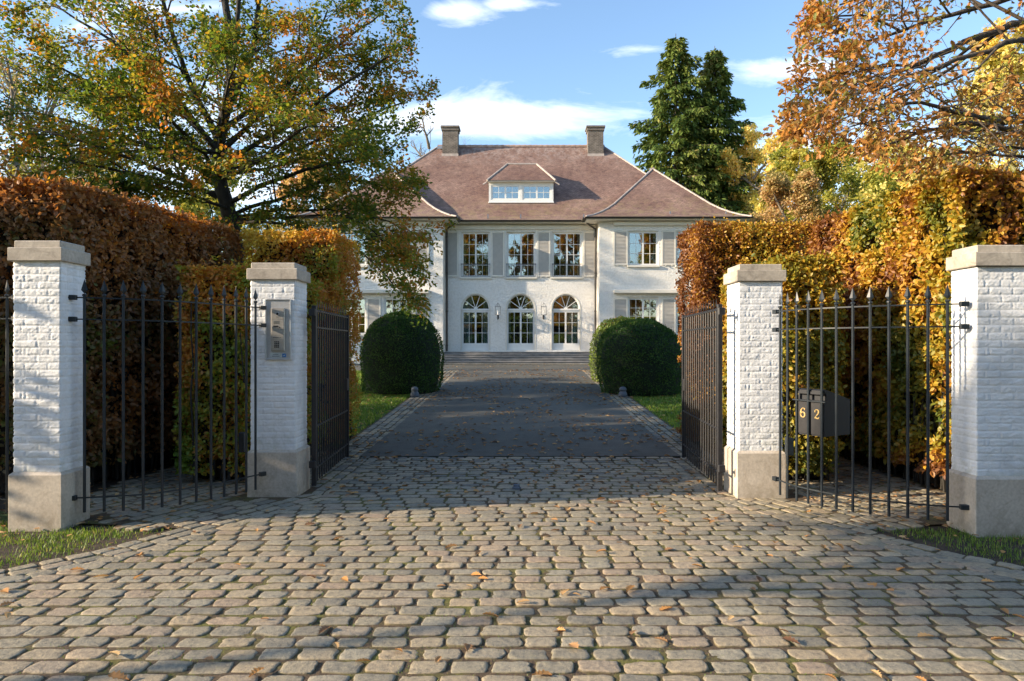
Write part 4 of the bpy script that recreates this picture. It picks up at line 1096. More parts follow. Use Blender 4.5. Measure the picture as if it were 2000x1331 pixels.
m = MB(); m.box(xa + .06, xb - .06, 38.9, 39.0, z0_ - .25, z1_); m.build('back_wall', M['dark_room'], dormer)
m = MB(); m.bevbox(xa - .03, xb + .03, DD - .08, DD - .001, z0_ + .02, z0_ + .09, .006); m.build('sill', M['window_white'], dormer)
m = MB(); m.bevbox(xa - .05, xb + .05, DD - .10, DD - .001, z0_ - .13, z0_ - .06, .006); m.build('apron_flashing', M['ridge'], dormer)
ef, eb, rf_, ze_, zr_ = DD - .28, 39.95, 38.45, z1_ + .0, Z(321, 38.45)
ea, ebx, ra, rb = X(951.0, ef), X(1085, ef), X(991, rf_), X(1048, rf_)
sl = math.hypot(zr_ - ze_, rf_ - ef)
m = MB()
m.add([(ea, ef, ze_), (ebx, ef, ze_), (rb, rf_, zr_), (ra, rf_, zr_)], [(0, 1, 2, 3)], [[(ea, 0), (ebx, 0), (rb, sl), (ra, sl)]])
m.add([(ebx, ef, ze_), (ebx, eb, ze_), (rb, eb, zr_), (rb, rf_, zr_)], [(0, 1, 2, 3)], [[(ef, 0), (eb, 0), (eb, sl), (rf_, sl)]])
m.add([(ea, eb, ze_), (ea, ef, ze_), (ra, rf_, zr_), (ra, eb, zr_)], [(0, 1, 2, 3)], [[(eb, 0), (ef, 0), (rf_, sl), (eb, sl)]])
m.add([(ra, rf_, zr_), (rb, rf_, zr_), (rb, eb + .3, zr_), (ra, eb + .3, zr_)], [(0, 1, 2, 3)], [[(0, 0), (1, 0), (1, 1), (0, 1)]])
m.build('dormer_roof', M['roof'], dormer)
m = MB(); m.box(ea + .03, ebx - .03, ef + .04, eb, ze_ - .05, ze_ - .004); m.build('dormer_eaves', M['cream'], dormer)
m = MB()
for p, q in (((ea, ef, ze_), (ra, rf_, zr_)), ((ebx, ef, ze_), (rb, rf_, zr_)), ((ra, rf_, zr_), (rb, rf_, zr_))):
    p, q = Vector(p), Vector(q); k = max(2, int((q - p).length / .28))
    for j in range(k): m.tube([p.lerp(q, j / k), p.lerp(q, (j + 1.1) / k) + Vector((0, 0, .012))], [.06, .05], 6)
m.build('dormer_hip_tiles', M['ridge'], dormer)
for s, x in ((-1, ea), (1, ebx)):
    m = MB(); m.tube([(x + s * .0, ef + .05, ze_ - .08), (x + s * .22, ef + .05, ze_ - .22)], .04, 8); m.build('spout', M['ridge'], dormer)
# snow hooks / vents on the lower roof
m = MB()
for u, v in ((953, 416), (1017, 419), (1140, 418), (1309, 416), (1418, 420)):
    D = 35.8 if u < 1150 else 35.0; m.box(X(u, D) - .03, X(u, D) + .03, D - .02, D + .02, 8.25, 8.48)
m.build('roof_hooks', M['lead'], villa)

# steps
steps = empty('entrance_steps', (HX, 34.5, .68), 'wide flight of grey stone steps below the three arched doors', 'steps')
ed = [33.95, 34.28, 34.61, 34.94, 35.27]
for i, y in enumerate(ed):
    z1s = .68 + .116 * (i + 1); x = -4.25 if False else wx0 - .0
    m = MB(); xa_, xb_ = HX - 4.02, HX + 4.02; nb = 8; seg = (xb_ - xa_) / nb; o_ = (i % 2) * seg / 2
    cuts = [xa_] + [xa_ + o_ + seg * k for k in range(1 if o_ == 0 else 0, nb) if xa_ + o_ + seg * k > xa_ + .1] + [xb_]
    yb = (ed[i + 1] + .02 if i < 4 else DC - .003)
    for a, b in zip(cuts[:-1], cuts[1:]): m.bevbox(a + .003, b - .003, y, yb, .60, z1s, .008)
    m.bevbox(xa_ - .02, xb_ + .02, y - .035, y + .03, z1s - .028, z1s + .003, .006)
    m.build('tread', M['bluestone'], steps)

# wall lanterns
def lantern(u, label):
    D = 35.55; xc_ = X(u, D); zt_ = Z(599.5, D); zb_ = Z(615.5, D)
    root = empty('wall_lantern', (xc_, D, (zt_ + zb_) / 2), label, 'lantern', 'lanterns between the arched doors')
    w = .135; m = MB(); mat = M['steel']
    for sx_ in (-1, 1):
        for sy_ in (-1, 1): m.box(xc_ + sx_ * w - .011, xc_ + sx_ * w + .011, D + sy_ * w - .011, D + sy_ * w + .011, zb_, zt_)
    for z in (zb_, zt_):
        m.box(xc_ - w - .02, xc_ + w + .02, D - w - .02, D - w + .012, z - .012, z + .012); m.box(xc_ - w - .02, xc_ + w + .02, D + w - .012, D + w + .02, z - .012, z + .012)
        m.box(xc_ - w - .02, xc_ - w + .012, D - w, D + w, z - .011, z + .011); m.box(xc_ + w - .012, xc_ + w + .02, D - w, D + w, z - .011, z + .011)
    m.box(xc_ - w, xc_ + w, D - w, D + w, zb_ - .01, zb_ + .006)
    m.build('frame', mat, root)
    m = MB()
    for sx_ in (-1, 1): m.tube([(xc_ + sx_ * w, D, zt_), (xc_ + sx_ * .02, D, zt_ + .17)], .011, 5); m.tube([(xc_, D + sx_ * w, zt_), (xc_, D + sx_ * .02, zt_ + .17)], .011, 5)
    m.lathe([(.03, 0), (.04, .015), (.012, .05)], (xc_, D, zt_ + .165), 8); m.build('pointed_top', mat, root)
    m = MB(); m.lathe([(.05, 0), (.05, .012), (.025, .014), (.025, .2), (.004, .23)], (xc_, D, zb_ + .01), 10); m.build('candle', M['window_white'], root)
    m = MB(); m.lathe([(.015, 0), (.028, .04), (.020, .20), (.035, .24)], (xc_, D, zb_ - .25), 8); m.tube([(xc_, D, zb_ - .19), (xc_, D + .2, zb_ - .22), (xc_, DC, zb_ - .10)], .017, 6); m.bevbox(xc_ - .04, xc_ + .04, DC - .02, DC + .001, zb_ - .2, zb_, .004); m.build('bracket', M['iron_gate'], root)
    return root
lantern(972.3, 'pale wall lantern between the first and middle arched doors')
lantern(1061.9, 'pale wall lantern between the middle and last arched doors, towards the sunlit wall')

# stone bollards beside the drive
for u, y in ((810, 17.6), (1216.5, 17.6)):
    x = X(u, y); z = float(gz(y)); m = MB()
    m.lathe([(.12, -.02), (.115, .06), (.10, .10), (.082, .12), (.080, .15), (.098, .165), (.085, .22), (.045, .25), (0.005, .26)], (x, y, z), 18)
    o = m.build('bollard', M['bollard'], smooth=True)
    tag(o, ('low rounded stone bollard below the fully visible dark round bush' if u < 1000 else 'low rounded stone bollard below the round bush half hidden by the gate leaf'), 'bollard', 'small bollards beside the drive')

# ------------------------------------------------------------------ hedges
def hedge(name, quad, h, label, mat, dens, size, seed, zb=0.0, tonef=None, core=None, bulge=.07, foot=.12, tpl=None, top_wave=.05, stems=True):
    """clipped hedge over a four-cornered footprint; dens = leaves per square metre for the four sides and the top"""
    root = empty(name, (sum(q[0] for q in quad) / 4, sum(q[1] for q in quad) / 4, zb), label, 'hedge')
    Q = [np.array(q, float) for q in quad]; P, Nn = [], []
    cen = sum(Q) / 4
    area = sum(Q[i][0] * Q[(i + 1) % 4][1] - Q[(i + 1) % 4][0] * Q[i][1] for i in range(4))
    for i in range(4):
        a, b = Q[i], Q[(i + 1) % 4]; L = np.linalg.norm(b - a); n = int(dens[i] * L * h)
        if n == 0: continue
        t = rng.uniform(0, 1, n); z = rng.uniform(0, 1, n) ** .96 * (h - foot) + foot
        nr = np.array([(b - a)[1], -(b - a)[0]]) / L
        if area < 0: nr = -nr
        depth = rng.exponential(.055, n); 
        xy = a + (b - a) * t[:, None]
        p = np.stack([xy[:, 0], xy[:, 1], z], 1)
        bu = (fbm(p, 1.7, seed, 3) - .5) * 2 * bulge + (fbm(p, 6, seed + 5, 2) - .5) * bulge
        # thin, hollow patches low down
        hol = (fbm(p, 2.3, seed + 8, 2) < .40) & (z < h * .42)
        depth = depth + hol * rng.uniform(.05, .35, n) + (fbm(p, 5.5, seed + 18, 2) < .45) * rng.uniform(.04, .26, n)
        o_ = bu - depth - sstep((z - h + .16) / .16) * .07
        p[:, :2] += nr * o_[:, None]
        P.append(p); Nn.append(np.tile([nr[0], nr[1], .25], (n, 1)))
    n = int(dens[4] * abs(area) / 2)
    if n:
        s, t = rng.uniform(0, 1, n), rng.uniform(0, 1, n)
        xy = (Q[0] * ((1 - s) * (1 - t))[:, None] + Q[1] * (s * (1 - t))[:, None] + Q[2] * (s * t)[:, None] + Q[3] * ((1 - s) * t)[:, None])
        p = np.stack([xy[:, 0], xy[:, 1], np.full(n, h)], 1)
        p[:, 2] += (fbm(p, 1.1, seed, 3) - .5) * 2 * top_wave - rng.exponential(.05, n) + (rng.uniform(0, 1, n) > .94) * rng.uniform(0, .16, n)
        P.append(p); Nn.append(np.tile([0, 0, 1.], (n, 1)))
    P = np.concatenate(P); Nn = np.concatenate(Nn); n = len(P); P[:, 2] += zb
    N_ = norm(Nn + rdir(n) * .75); d = norm(rdir(n) + [0, 0, -.25] + Nn * .35)
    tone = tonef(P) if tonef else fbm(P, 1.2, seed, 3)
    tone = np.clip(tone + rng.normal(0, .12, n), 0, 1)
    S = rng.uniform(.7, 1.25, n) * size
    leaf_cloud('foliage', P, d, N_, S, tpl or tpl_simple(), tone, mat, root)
    # twiggy core, rough surfaced
    nu, nv = 34, 18; V = []; Fq = []
    per = []
    for i in range(4):
        a, b = Q[i], Q[(i + 1) % 4]
        for k in range(nu // 4 + 1):
            f = k / (nu // 4 + 1); p = a + (b - a) * f; c = cen - p; c = c / np.linalg.norm(c); per.append(p + c * .26)
    per = np.array(per); m_ = len(per)
    for j in range(nv + 1):
        z = zb + .02 + (h - .16) * j / nv
        pp = np.concatenate([per, np.full((m_, 1), z)], 1); nn = norm(per - cen)
        pp[:, :2] += nn * ((fbm(pp, 3, seed, 2) - .62) * .22)[:, None]; V.append(pp)
    V.append(np.array([[cen[0], cen[1], zb + h - .14]])); V = np.concatenate(V)
    i = np.arange(m_); i2 = (i + 1) % m_
    Fq = np.concatenate([np.stack([j * m_ + i, j * m_ + i2, (j + 1) * m_ + i2, (j + 1) * m_ + i], 1) for j in range(nv)] +
                        [np.stack([nv * m_ + i[::2], nv * m_ + i2[::2], nv * m_ + (i2[::2] + 1) % m_, np.full(len(i[::2]), (nv + 1) * m_)], 1)])
    mesh_np('core', V, Fq, core or M['core'], root)
    if stems:   # bare twigs showing between the leaves
        m = MB()
        for i in range(4):
            if dens[i] == 0: continue
            a, b = Q[i], Q[(i + 1) % 4]; L = np.linalg.norm(b - a); nr = np.array([(b - a)[1], -(b - a)[0]]) / L * (1 if area > 0 else -1)
            for k in range(int(L * 9)):
                p = a + (b - a) * random.random() - nr * random.uniform(.12, .22); z = zb; pts = []
                zz = 0; dx, dy = random.gauss(0, .10), 0
                while zz < h * random.uniform(.5, .85):
                    pts.append((p[0], p[1], zb + zz)); zz += .35; p = p + (b - a) / L * random.gauss(dx * .3, .04) * .6 + nr * random.gauss(-.006, .008)
                if len(pts) > 1: m.tube(pts, [.016 * (1 - .7 * q / len(pts)) for q in range(len(pts))], 4, False)
        m.build('stems', M['bark'], root)
    return root
def lin(v, a, b): return np.clip((v - a) / (b - a), 0, 1)
# left side
hedge('beech_hedge', [(-9.5, 7.12), (-4.78, 7.12), (-4.28, 10.5), (-9.5, 10.5)], 3.36,
      'tall brown leaved beech hedge behind the leftmost pillar, sloping away to the intercom pillar', M['l_copper'], (2000, 2300, 0, 300, 1600), .062, 21,
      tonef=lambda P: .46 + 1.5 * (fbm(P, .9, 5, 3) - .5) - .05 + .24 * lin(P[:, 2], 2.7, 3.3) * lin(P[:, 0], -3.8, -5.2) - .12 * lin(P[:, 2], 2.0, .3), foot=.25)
hedge('drive_hedge', [(-4.25, 10.3), (-2.80, 10.3), (-2.74, 11.75), (-4.25, 11.75)], 3.34,
      'clipped hedge of orange and green leaves behind the intercom pillar and its gate leaf', M['l_mixed'], (3000, 3300, 0, 0, 2000), .046, 22,
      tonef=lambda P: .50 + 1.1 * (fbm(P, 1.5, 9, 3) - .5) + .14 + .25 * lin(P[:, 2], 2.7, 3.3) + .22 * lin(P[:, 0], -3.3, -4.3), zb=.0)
hedge('screen_hedge', [(-3.98, 7.86), (-3.0, 7.86), (-2.88, 10.1), (-3.95, 10.1)], 2.52,
      'lower green and orange leaved hedge block close behind the railing beside the intercom pillar', M['l_mixed'], (2900, 2600, 0, 1900, 1900), .052, 23,
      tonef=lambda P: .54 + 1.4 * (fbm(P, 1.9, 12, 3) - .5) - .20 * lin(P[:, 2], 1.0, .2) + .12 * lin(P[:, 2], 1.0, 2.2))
# right side
hedge('beech_hedge', [(4.52, 7.05), (9.5, 7.05), (9.5, 10.5), (4.36, 10.5)], 3.42,
      'tall golden and orange hedge rising behind the pillar cut by the right edge', M['l_golden'], (2300, 300, 0, 2700, 1800), .062, 31,
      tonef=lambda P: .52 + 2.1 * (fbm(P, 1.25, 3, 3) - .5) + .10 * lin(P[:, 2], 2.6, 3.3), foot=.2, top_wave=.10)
hedge('drive_hedge', [(2.70, 10.35), (4.45, 10.35), (4.45, 11.8), (2.70, 11.8)], 3.48,
      'clipped hedge, coppery red at its drive end, in front of the right wing', M['l_golden'], (3000, 0, 0, 3300, 2000), .046, 32,
      tonef=lambda P: .92 - .62 * lin(P[:, 0], 2.85, 3.6) + .7 * (fbm(P, 1.3, 4, 3) - .5) + .30 * lin(P[:, 0], 3.6, 4.4))
hedge('screen_hedge', [(2.98, 7.86), (3.72, 7.86), (3.70, 10.0), (2.92, 10.0)], 2.62,
      'lower yellow and green leaved hedge block right behind the letterbox', M['l_golden'], (2800, 1900, 0, 2600, 1900), .056, 33,
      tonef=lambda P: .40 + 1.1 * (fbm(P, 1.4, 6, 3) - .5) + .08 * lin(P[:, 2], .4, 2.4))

# ------------------------------------------------------------------ clipped yews
def topiary(x, y, rx, h, label, mat, seed, n=26000, size=.042):
    z = float(gz(y)); root = empty('topiary_yew', (x, y, z), label, 'bush', 'clipped round yew bushes')
    def radius(t):   # t: height fraction
        return np.where(t < .45, .90 + .10 * np.sin(t / .45 * np.pi / 2), np.sqrt(np.clip(1 - ((t - .45) / .55) ** 2.3, 0, 1)))
    t = np.concatenate([rng.uniform(0, 1, int(n * .75)), 1 - rng.uniform(0, 1, int(n * .25)) ** 2 * .25]); a = rng.uniform(0, 2 * np.pi, len(t)); n = len(t)
    r = radius(t) * np.where(t > .97, np.sqrt(rng.uniform(0, 1, n)), 1)
    P = np.stack([np.cos(a) * r, np.sin(a) * r, t], 1)
    eps = .02; dr = (radius(np.clip(t + eps, 0, 1)) - radius(np.clip(t - eps, 0, 1))) / (2 * eps) * rx / h
    Nn = norm(np.stack([np.cos(a), np.sin(a), -dr], 1))
    W = P * [rx, rx, h]; W += Nn * ((fbm(W + x, 1.6, seed, 3) - .5) * .22 + (fbm(W, 7, seed + 3, 2) - .5) * .07 - rng.exponential(.022, n) + (rng.uniform(0, 1, n) > .96) * rng.uniform(0, .05, n))[:, None]
    W += [x, y, z]
    d = norm(Nn * .7 + rdir(n) * .8 + [0, 0, .3])
    tone = np.clip(.15 + .7 * fbm(W, 3.5, seed, 3) + rng.normal(0, .14, n), 0, 1)
    leaf_cloud('foliage', W, d, norm(Nn + rdir(n) * .6), rng.uniform(.7, 1.3, n) * size, tpl_quad(), tone, mat, root, width=.8)
    nl_ = 45; a = rng.uniform(0, 6.28, nl_); t2 = rng.uniform(.80, .995, nl_); r2 = radius(t2)
    Pl = np.stack([np.cos(a) * r2 * rx + x, np.sin(a) * r2 * rx + y, t2 * h + z + .03], 1)
    leaf_cloud('fallen_leaves', Pl, rdir(nl_) * [1, 1, .3], norm(np.array([0, 0, 1.]) + rdir(nl_) * .5), rng.uniform(.05, .09, nl_), tpl_simple(), rng.uniform(.3, 1, nl_), M['l_fallen'], root)
    m = MB(); m.lathe([(float(radius(np.array(q))) * rx - .06, q * h - .03) for q in np.linspace(0, 1, 14)[:-1]] + [(.02, h - .09)], (x, y, z), 28); m.build('core', M['core_green'], root, smooth=True)
    return root
topiary(-3.28, 18.9, 1.13, 2.16, 'large dark round clipped yew bush on the lawn below the left wing windows', M['l_yew'], 1)
topiary(3.30, 18.6, 1.16, 1.98, 'large dark round clipped yew bush half behind the open gate leaf on the letterbox side', M['l_yew'], 2)
topiary(3.18, 21.5, .95, 2.02, 'lighter green round clipped bush peeping out behind the dark one below the right wing', M['l_yew_sunlit'], 3, 12000, .05)

# ------------------------------------------------------------------ trees
class Tree:
    def __init__(s): s.tv, s.tf, s.n = [], [], 0; s.lp, s.ld = [], []
    def tube(s, pts, r, k):
        pts = np.array(pts, float); n = len(pts); T_ = np.gradient(pts, axis=0); T_ = norm(T_)
        ref = np.array([0, 0, 1.]) if abs(T_[0, 2]) < .8 else np.array([1., 0, 0])
        A = norm(np.cross(T_, ref)); B = np.cross(A, T_)
        w = np.arange(k) * 2 * np.pi / k
        V = pts[:, None] + (A[:, None] * np.cos(w)[None, :, None] + B[:, None] * np.sin(w)[None, :, None]) * np.array(r)[:, None, None]
        i = np.arange(k); i2 = (i + 1) % k
        Fq = np.concatenate([np.stack([j * k + i, j * k + i2, (j + 1) * k + i2, (j + 1) * k + i], 1) for j in range(n - 1)]) + s.n
        s.tv.append(V.reshape(-1, 3)); s.tf.append(Fq); s.n += n * k
    def grow(s, p, d, L, r, lv, sp):
        """a curving branch with side branches; the last level carries leaves"""
        q = sp['lv'][lv]; n = q.get('seg', 5); p = np.array(p, float); d = norm(np.array(d, float)); pts = [p]; ds = [d]
        for i in range(n):
            d = norm(d + np.array([random.gauss(0, 1), random.gauss(0, 1), random.gauss(0, 1)]) * q.get('wob', .12) + np.array([0, 0, q.get('trop', 0)]))
            p = p + d * L / n; pts.append(p); ds.append(d)
        rr = [r * (1 - .82 * i / n) for i in range(n + 1)]
        s.tube(pts, rr, q.get('k', 5))
        s.kids(pts, ds, rr, L, lv, sp)
    def kids(s, pts, ds, rr, L, lv, sp):
        q = sp['lv'][lv]; n = len(pts) - 1
        if lv + 1 < len(sp['lv']):
            c = q['kids']; side = random.choice((-1, 1))
            for j in range(c):
                f = q.get('from', .25) + (1 - q.get('from', .25)) * (j + random.random() * .8) / c; f = min(f, .99)
                i = min(int(f * n), n - 1); g = f * n - i; p = pts[i] * (1 - g) + pts[i + 1] * g; d = ds[i]
                side = -side; h = norm(np.cross(d, [0, 0, 1.0]) + 1e-6); v = np.cross(h, d)
                if q.get('flat', 0) > random.random(): e = h * side + v * random.gauss(0, .25)
                else:
                    w = random.uniform(0, 2 * math.pi); e = h * math.cos(w) + v * math.sin(w)
                a = R(random.gauss(q.get('ang', 48), 9))
                nd = d * math.cos(a) + norm(e) * math.sin(a)
                s.grow(p, nd, L * q['ratio'] * (1.1 - .55 * f) * random.uniform(.75, 1.2), rr[i] * q.get('rr', .5), lv + 1, sp)
        if lv >= sp.get('leaf_from', len(sp['lv']) - 1):
            c = sp['leaves'] if lv == len(sp['lv']) - 1 else sp['leaves'] // 2; pts = np.array(pts)
            f = np.clip(np.array([(j + random.random()) / c for j in range(c)]), .05, 1) * n; i = np.minimum(f.astype(int), n - 1); g = (f - i)[:, None]
            P = pts[i] * (1 - g) + pts[i + 1] * g; d = np.array(ds)[i]
            s.lp.append(P + rng.normal(0, sp.get('spread', .03), P.shape)); s.ld.append(norm(d + rdir(c) * .8 + [0, 0, -.15]))
    def finish(s, name, loc, label, cat, barkm, leafm, size, tpl, seed, group=None, flat=.8, tscale=.6, cull=None, tone0=0.0, width=1.0, prune=None):
        if prune is not None:      # shorten the tree's outline: drop the thin twigs beyond it
            tv, tf, n0 = [], [], 0; off_ = 0
            for v_, f_ in zip(s.tv, s.tf):
                if prune(v_): tv.append(v_); tf.append(f_ - off_ + n0); n0 += len(v_)
                off_ += len(v_)
            s.tv, s.tf = tv, tf
        root = empty(name, loc, label, cat, group)
        mesh_np('trunk', np.concatenate(s.tv), np.concatenate(s.tf), barkm, root, smooth=True)
        if s.lp:
            P = np.concatenate(s.lp); d = np.concatenate(s.ld)
            if cull is not None: k = cull(P); P, d = P[k], d[k]
            n = len(P); N_ = norm(np.array([0, 0, flat]) + rdir(n) * .75)
            tone = np.clip(fbm(P, tscale, seed, 3) * 1.5 - .25 + tone0 + rng.normal(0, .22, n), 0, 1)
            leaf_cloud('crown', P, d, N_, rng.uniform(.65, 1.25, n) * size, tpl, tone, leafm, root, width)
            root['n'] = n
        return root

def PX(u, v, D): return np.array([X(u, D), D, Z(v, D)])
# the big beech behind the left hedges
D0 = 14.2; T = Tree()
thin = .8
def limb(T, pts, r0, r1, k, lv, sp, kids=True):
    """hand placed branch through given points"""
    pts = [np.array(p, float) for p in pts]; Q = []
    for i in range(len(pts) - 1):
        a = pts[max(i - 1, 0)]; b, c = pts[i], pts[i + 1]; d = pts[min(i + 2, len(pts) - 1)]
        for t in np.linspace(0, 1, 4, endpoint=False):
            Q.append(.5 * ((2 * b) + (-a + c) * t + (2 * a - 5 * b + 4 * c - d) * t * t + (-a + 3 * b - 3 * c + d) * t ** 3) + rng.normal(0, .012, 3))
    r0 *= thin; r1 *= thin
    Q.append(pts[-1]); Q = np.array(Q); n = len(Q); rr = [r0 + (r1 - r0) * (i / (n - 1)) ** .8 for i in range(n)]
    T.tube(Q, rr, k); ds = norm(np.gradient(Q, axis=0)); L = np.linalg.norm(np.diff(Q, axis=0), axis=1).sum()
    if kids: T.kids([q for q in Q], [d for d in ds], rr, L, lv, sp)
SPB = {'lv': [dict(kids=9, ratio=.50, ang=50, flat=.55, trop=.02, wob=.10, seg=6, k=6, **{'from': .2}),
              dict(kids=7, ratio=.46, ang=48, flat=.75, trop=.0, wob=.14, seg=4, k=4, rr=.5, **{'from': .15}),
              dict(kids=4, ratio=.5, ang=45, flat=.9, trop=-.02, wob=.16, seg=3, k=3, rr=.5, **{'from': .1}),
              dict(kids=0, ratio=0, trop=-.05, wob=.15, seg=2, k=3)], 'leaves': 12, 'leaf_from': 2, 'spread': .06}
tr = [PX(462, 700, D0), PX(460, 520, D0), PX(452, 440, D0), PX(430, 350, D0), PX(428, 280, D0), PX(447, 190, D0), PX(452, 100, D0), PX(440, 0, D0), PX(436, -110, D0), PX(440, -220, D0 + .3)]
limb(T, tr, .26, .05, 12, 0, SPB, False)
limb(T, [PX(448, 200, D0), PX(490, 110, D0 + .1), PX(507, 0, D0 + .2), PX(520, -130, D0)], .11, .04, 8, 0, SPB)
limb(T, [PX(445, 190, D0), PX(460, 90, D0 - .2), PX(468, -60, D0 - .4), PX(470, -180, D0 - .5)], .09, .03, 7, 0, SPB)
limb(T, [PX(428, 275, D0), PX(385, 190, D0), PX(350, 110, D0 - .4), PX(315, -10, D0 - .8), PX(290, -120, D0 - .8)], .10, .03, 7, 0, SPB)
limb(T, [PX(426, 290, D0), PX(350, 215, D0 + .3), PX(250, 120, D0 + .5), PX(190, 20, D0 + .8)], .085, .02, 6, 0, SPB)
limb(T, [PX(420, 300, D0), PX(350, 275, D0 - .4), PX(230, 190, D0 - 1.1), PX(90, 120, D0 - 1.5)], .085, .02, 6, 0, SPB)
limb(T, [PX(420, 330, D0), PX(330, 300, D0 + .2), PX(180, 250, D0 + .5), PX(30, 210, D0 + .4)], .08, .02, 6, 0, SPB)
limb(T, [PX(425, 385, D0), PX(320, 335, D0 - .5), PX(200, 290, D0 - 1.0), PX(60, 250, D0 - 1.2)], .07, .02, 6, 0, SPB)
limb(T, [PX(430, 300, D0), PX(500, 230, D0), PX(590, 120, D0 - .3), PX(640, 20, D0 - .6)], .085, .02, 6, 0, SPB)
limb(T, [PX(440, 250, D0), PX(540, 180, D0 + .4), PX(660, 90, D0 + .8), PX(740, 30, D0 + .9)], .08, .02, 6, 0, SPB)
limb(T, [PX(430, 320, D0), PX(540, 260, D0 - .2), PX(660, 170, D0 - .5), PX(760, 110, D0 - .5)], .08, .02, 6, 0, SPB)
limb(T, [PX(435, 330, D0), PX(560, 300, D0 + .3), PX(690, 240, D0 + .5), PX(790, 200, D0 + .5)], .07, .02, 6, 0, SPB)
limb(T, [PX(440, 400, D0), PX(540, 350, D0 - .3), PX(650, 320, D0 - .8), PX(770, 300, D0 - 1)], .075, .02, 6, 0, SPB)
limb(T, [PX(448, 420, D0), PX(540, 390, D0 + .2), PX(660, 350, D0 + .2), PX(780, 370, D0 + .1)], .065, .018, 6, 0, SPB)
limb(T, [PX(450, 430, D0), PX(560, 425, D0 - .3), PX(680, 425, D0 - .4), PX(760, 480, D0 - .4)], .05, .015, 6, 0, SPB)
limb(T, [PX(450, 435, D0), PX(580, 440, D0 - .6), PX(690, 480, D0 - 1.0), PX(770, 560, D0 - 1.2)], .05, .015, 6, 0, SPB)
limb(T, [PX(448, 425, D0), PX(580, 410, D0 + .3), PX(700, 420, D0 + .6), PX(800, 450, D0 + .8)], .05, .015, 6, 0, SPB)
limb(T, [PX(448, 410, D0), PX(400, 390, D0 - .8), PX(330, 370, D0 - 1.6), PX(250, 350, D0 - 2.0)], .05, .015, 6, 0, SPB)
limb(T, [PX(430, 340, D0), PX(430, 280, D0 - 1.2), PX(440, 200, D0 - 2.4), PX(460, 120, D0 - 3)], .07, .02, 6, 0, SPB)
limb(T, [PX(430, 350, D0), PX(400, 300, D0 - 1.2), PX(330, 230, D0 - 2.4), PX(280, 170, D0 - 3)], .06, .02, 6, 0, SPB)
limb(T, [PX(435, 350, D0), PX(500, 320, D0 - 1.2), PX(580, 260, D0 - 2.2), PX(640, 230, D0 - 2.8)], .06, .02, 6, 0, SPB)
limb(T, [PX(430, 280, D0), PX(440, 230, D0 + 1.2), PX(470, 170, D0 + 2.4), PX(480, 100, D0 + 3.2)], .07, .02, 6, 0, SPB)
limb(T, [PX(430, 340, D0), PX(380, 310, D0 + 1.2), PX(300, 280, D0 + 2.4), PX(240, 240, D0 + 3.2)], .06, .02, 6, 0, SPB)
limb(T, [PX(430, 340, D0), PX(520, 330, D0 + 1.3), PX(620, 300, D0 + 2.3), PX(700, 280, D0 + 2.8)], .06, .02, 6, 0, SPB)
limb(T, [PX(430, 300, D0), PX(330, 180, D0 - .8), PX(220, 80, D0 - 1.2), PX(100, 10, D0 - 1.2)], .08, .02, 6, 0, SPB)
limb(T, [PX(425, 350, D0), PX(300, 290, D0 + 1.0), PX(160, 200, D0 + 1.8), PX(20, 130, D0 + 2.2)], .08, .02, 6, 0, SPB)
limb(T, [PX(425, 380, D0), PX(300, 350, D0 + .2), PX(170, 320, D0 + .2), PX(20, 300, D0 + .2)], .07, .02, 6, 0, SPB)
def cull_b(P):
    u = CX + P[:, 0] / P[:, 1] * F; v = CY - (P[:, 2] - EYE) / P[:, 1] * F
    return (rng.uniform(0, 1, len(P)) > np.clip((v - 430) / 40, 0, 1) * (u < 690)) & (v > -420)
t_ = T.finish('beech_tree', (X(460, D0), D0, 0), 'big spreading beech with green and orange leaves above the brown hedge, hiding the left wing', 'tree', M['bark'], M['l_beech'], .078, tpl_simple(), 41, cull=cull_b, tscale=1.5, tone0=-.10)
print('beech leaves', t_['n']); del t_['n']

thin = .6
# oak reaching in from the right, its trunk outside the picture
T = Tree(); D1 = 8.6
SPO = {'lv': [dict(kids=9, ratio=.40, ang=42, flat=.35, trop=.0, wob=.16, seg=6, k=6, rr=.55, **{'from': .2}),
              dict(kids=6, ratio=.50, ang=44, flat=.4, trop=.0, wob=.2, seg=5, k=4, rr=.5, **{'from': .15}),
              dict(kids=3, ratio=.5, ang=45, flat=.3, trop=-.02, wob=.25, seg=3, k=3, rr=.55, **{'from': .3}),
              dict(kids=0, ratio=0, trop=-.03, wob=.25, seg=2, k=3)], 'leaves': 8, 'leaf_from': 2, 'spread': .035}
base = np.array([9.2, 9.4, 0.])
limb(T, [base, base + [0, 0, 2], base + [-.1, 0, 4], base + [.1, .1, 6], base + [.0, .2, 9]], .34, .12, 12, 0, SPO, False)
j1 = base + [0, 0, 3.4]; j2 = base + [0, 0, 4.6]; j3 = base + [0, .1, 6.0]
limb(T, [j1, PX(2120, 330, 8.8), PX(1960, 250, 8.5), PX(1830, 250, 8.3), PX(1720, 290, 8.1)], .10, .02, 7, 0, SPO)
limb(T, [j1, PX(2100, 260, 8.4), PX(1930, 235, 7.9), PX(1800, 200, 7.6), PX(1690, 215, 7.4)], .08, .02, 7, 0, SPO)
limb(T, [j2, PX(2060, 60, 8.6), PX(1920, 70, 8.4), PX(1790, 130, 8.2), PX(1660, 190, 8.0), PX(1570, 250, 8.0)], .11, .016, 8, 0, SPO)
limb(T, [j2, PX(2080, 0, 9.0), PX(1900, 20, 9.0), PX(1760, 60, 8.9), PX(1620, 110, 8.8)], .10, .018, 7, 0, SPO)
limb(T, [j2, PX(2040, 90, 7.9), PX(1900, 110, 7.5), PX(1780, 150, 7.2), PX(1700, 180, 7.1)], .08, .016, 7, 0, SPO)
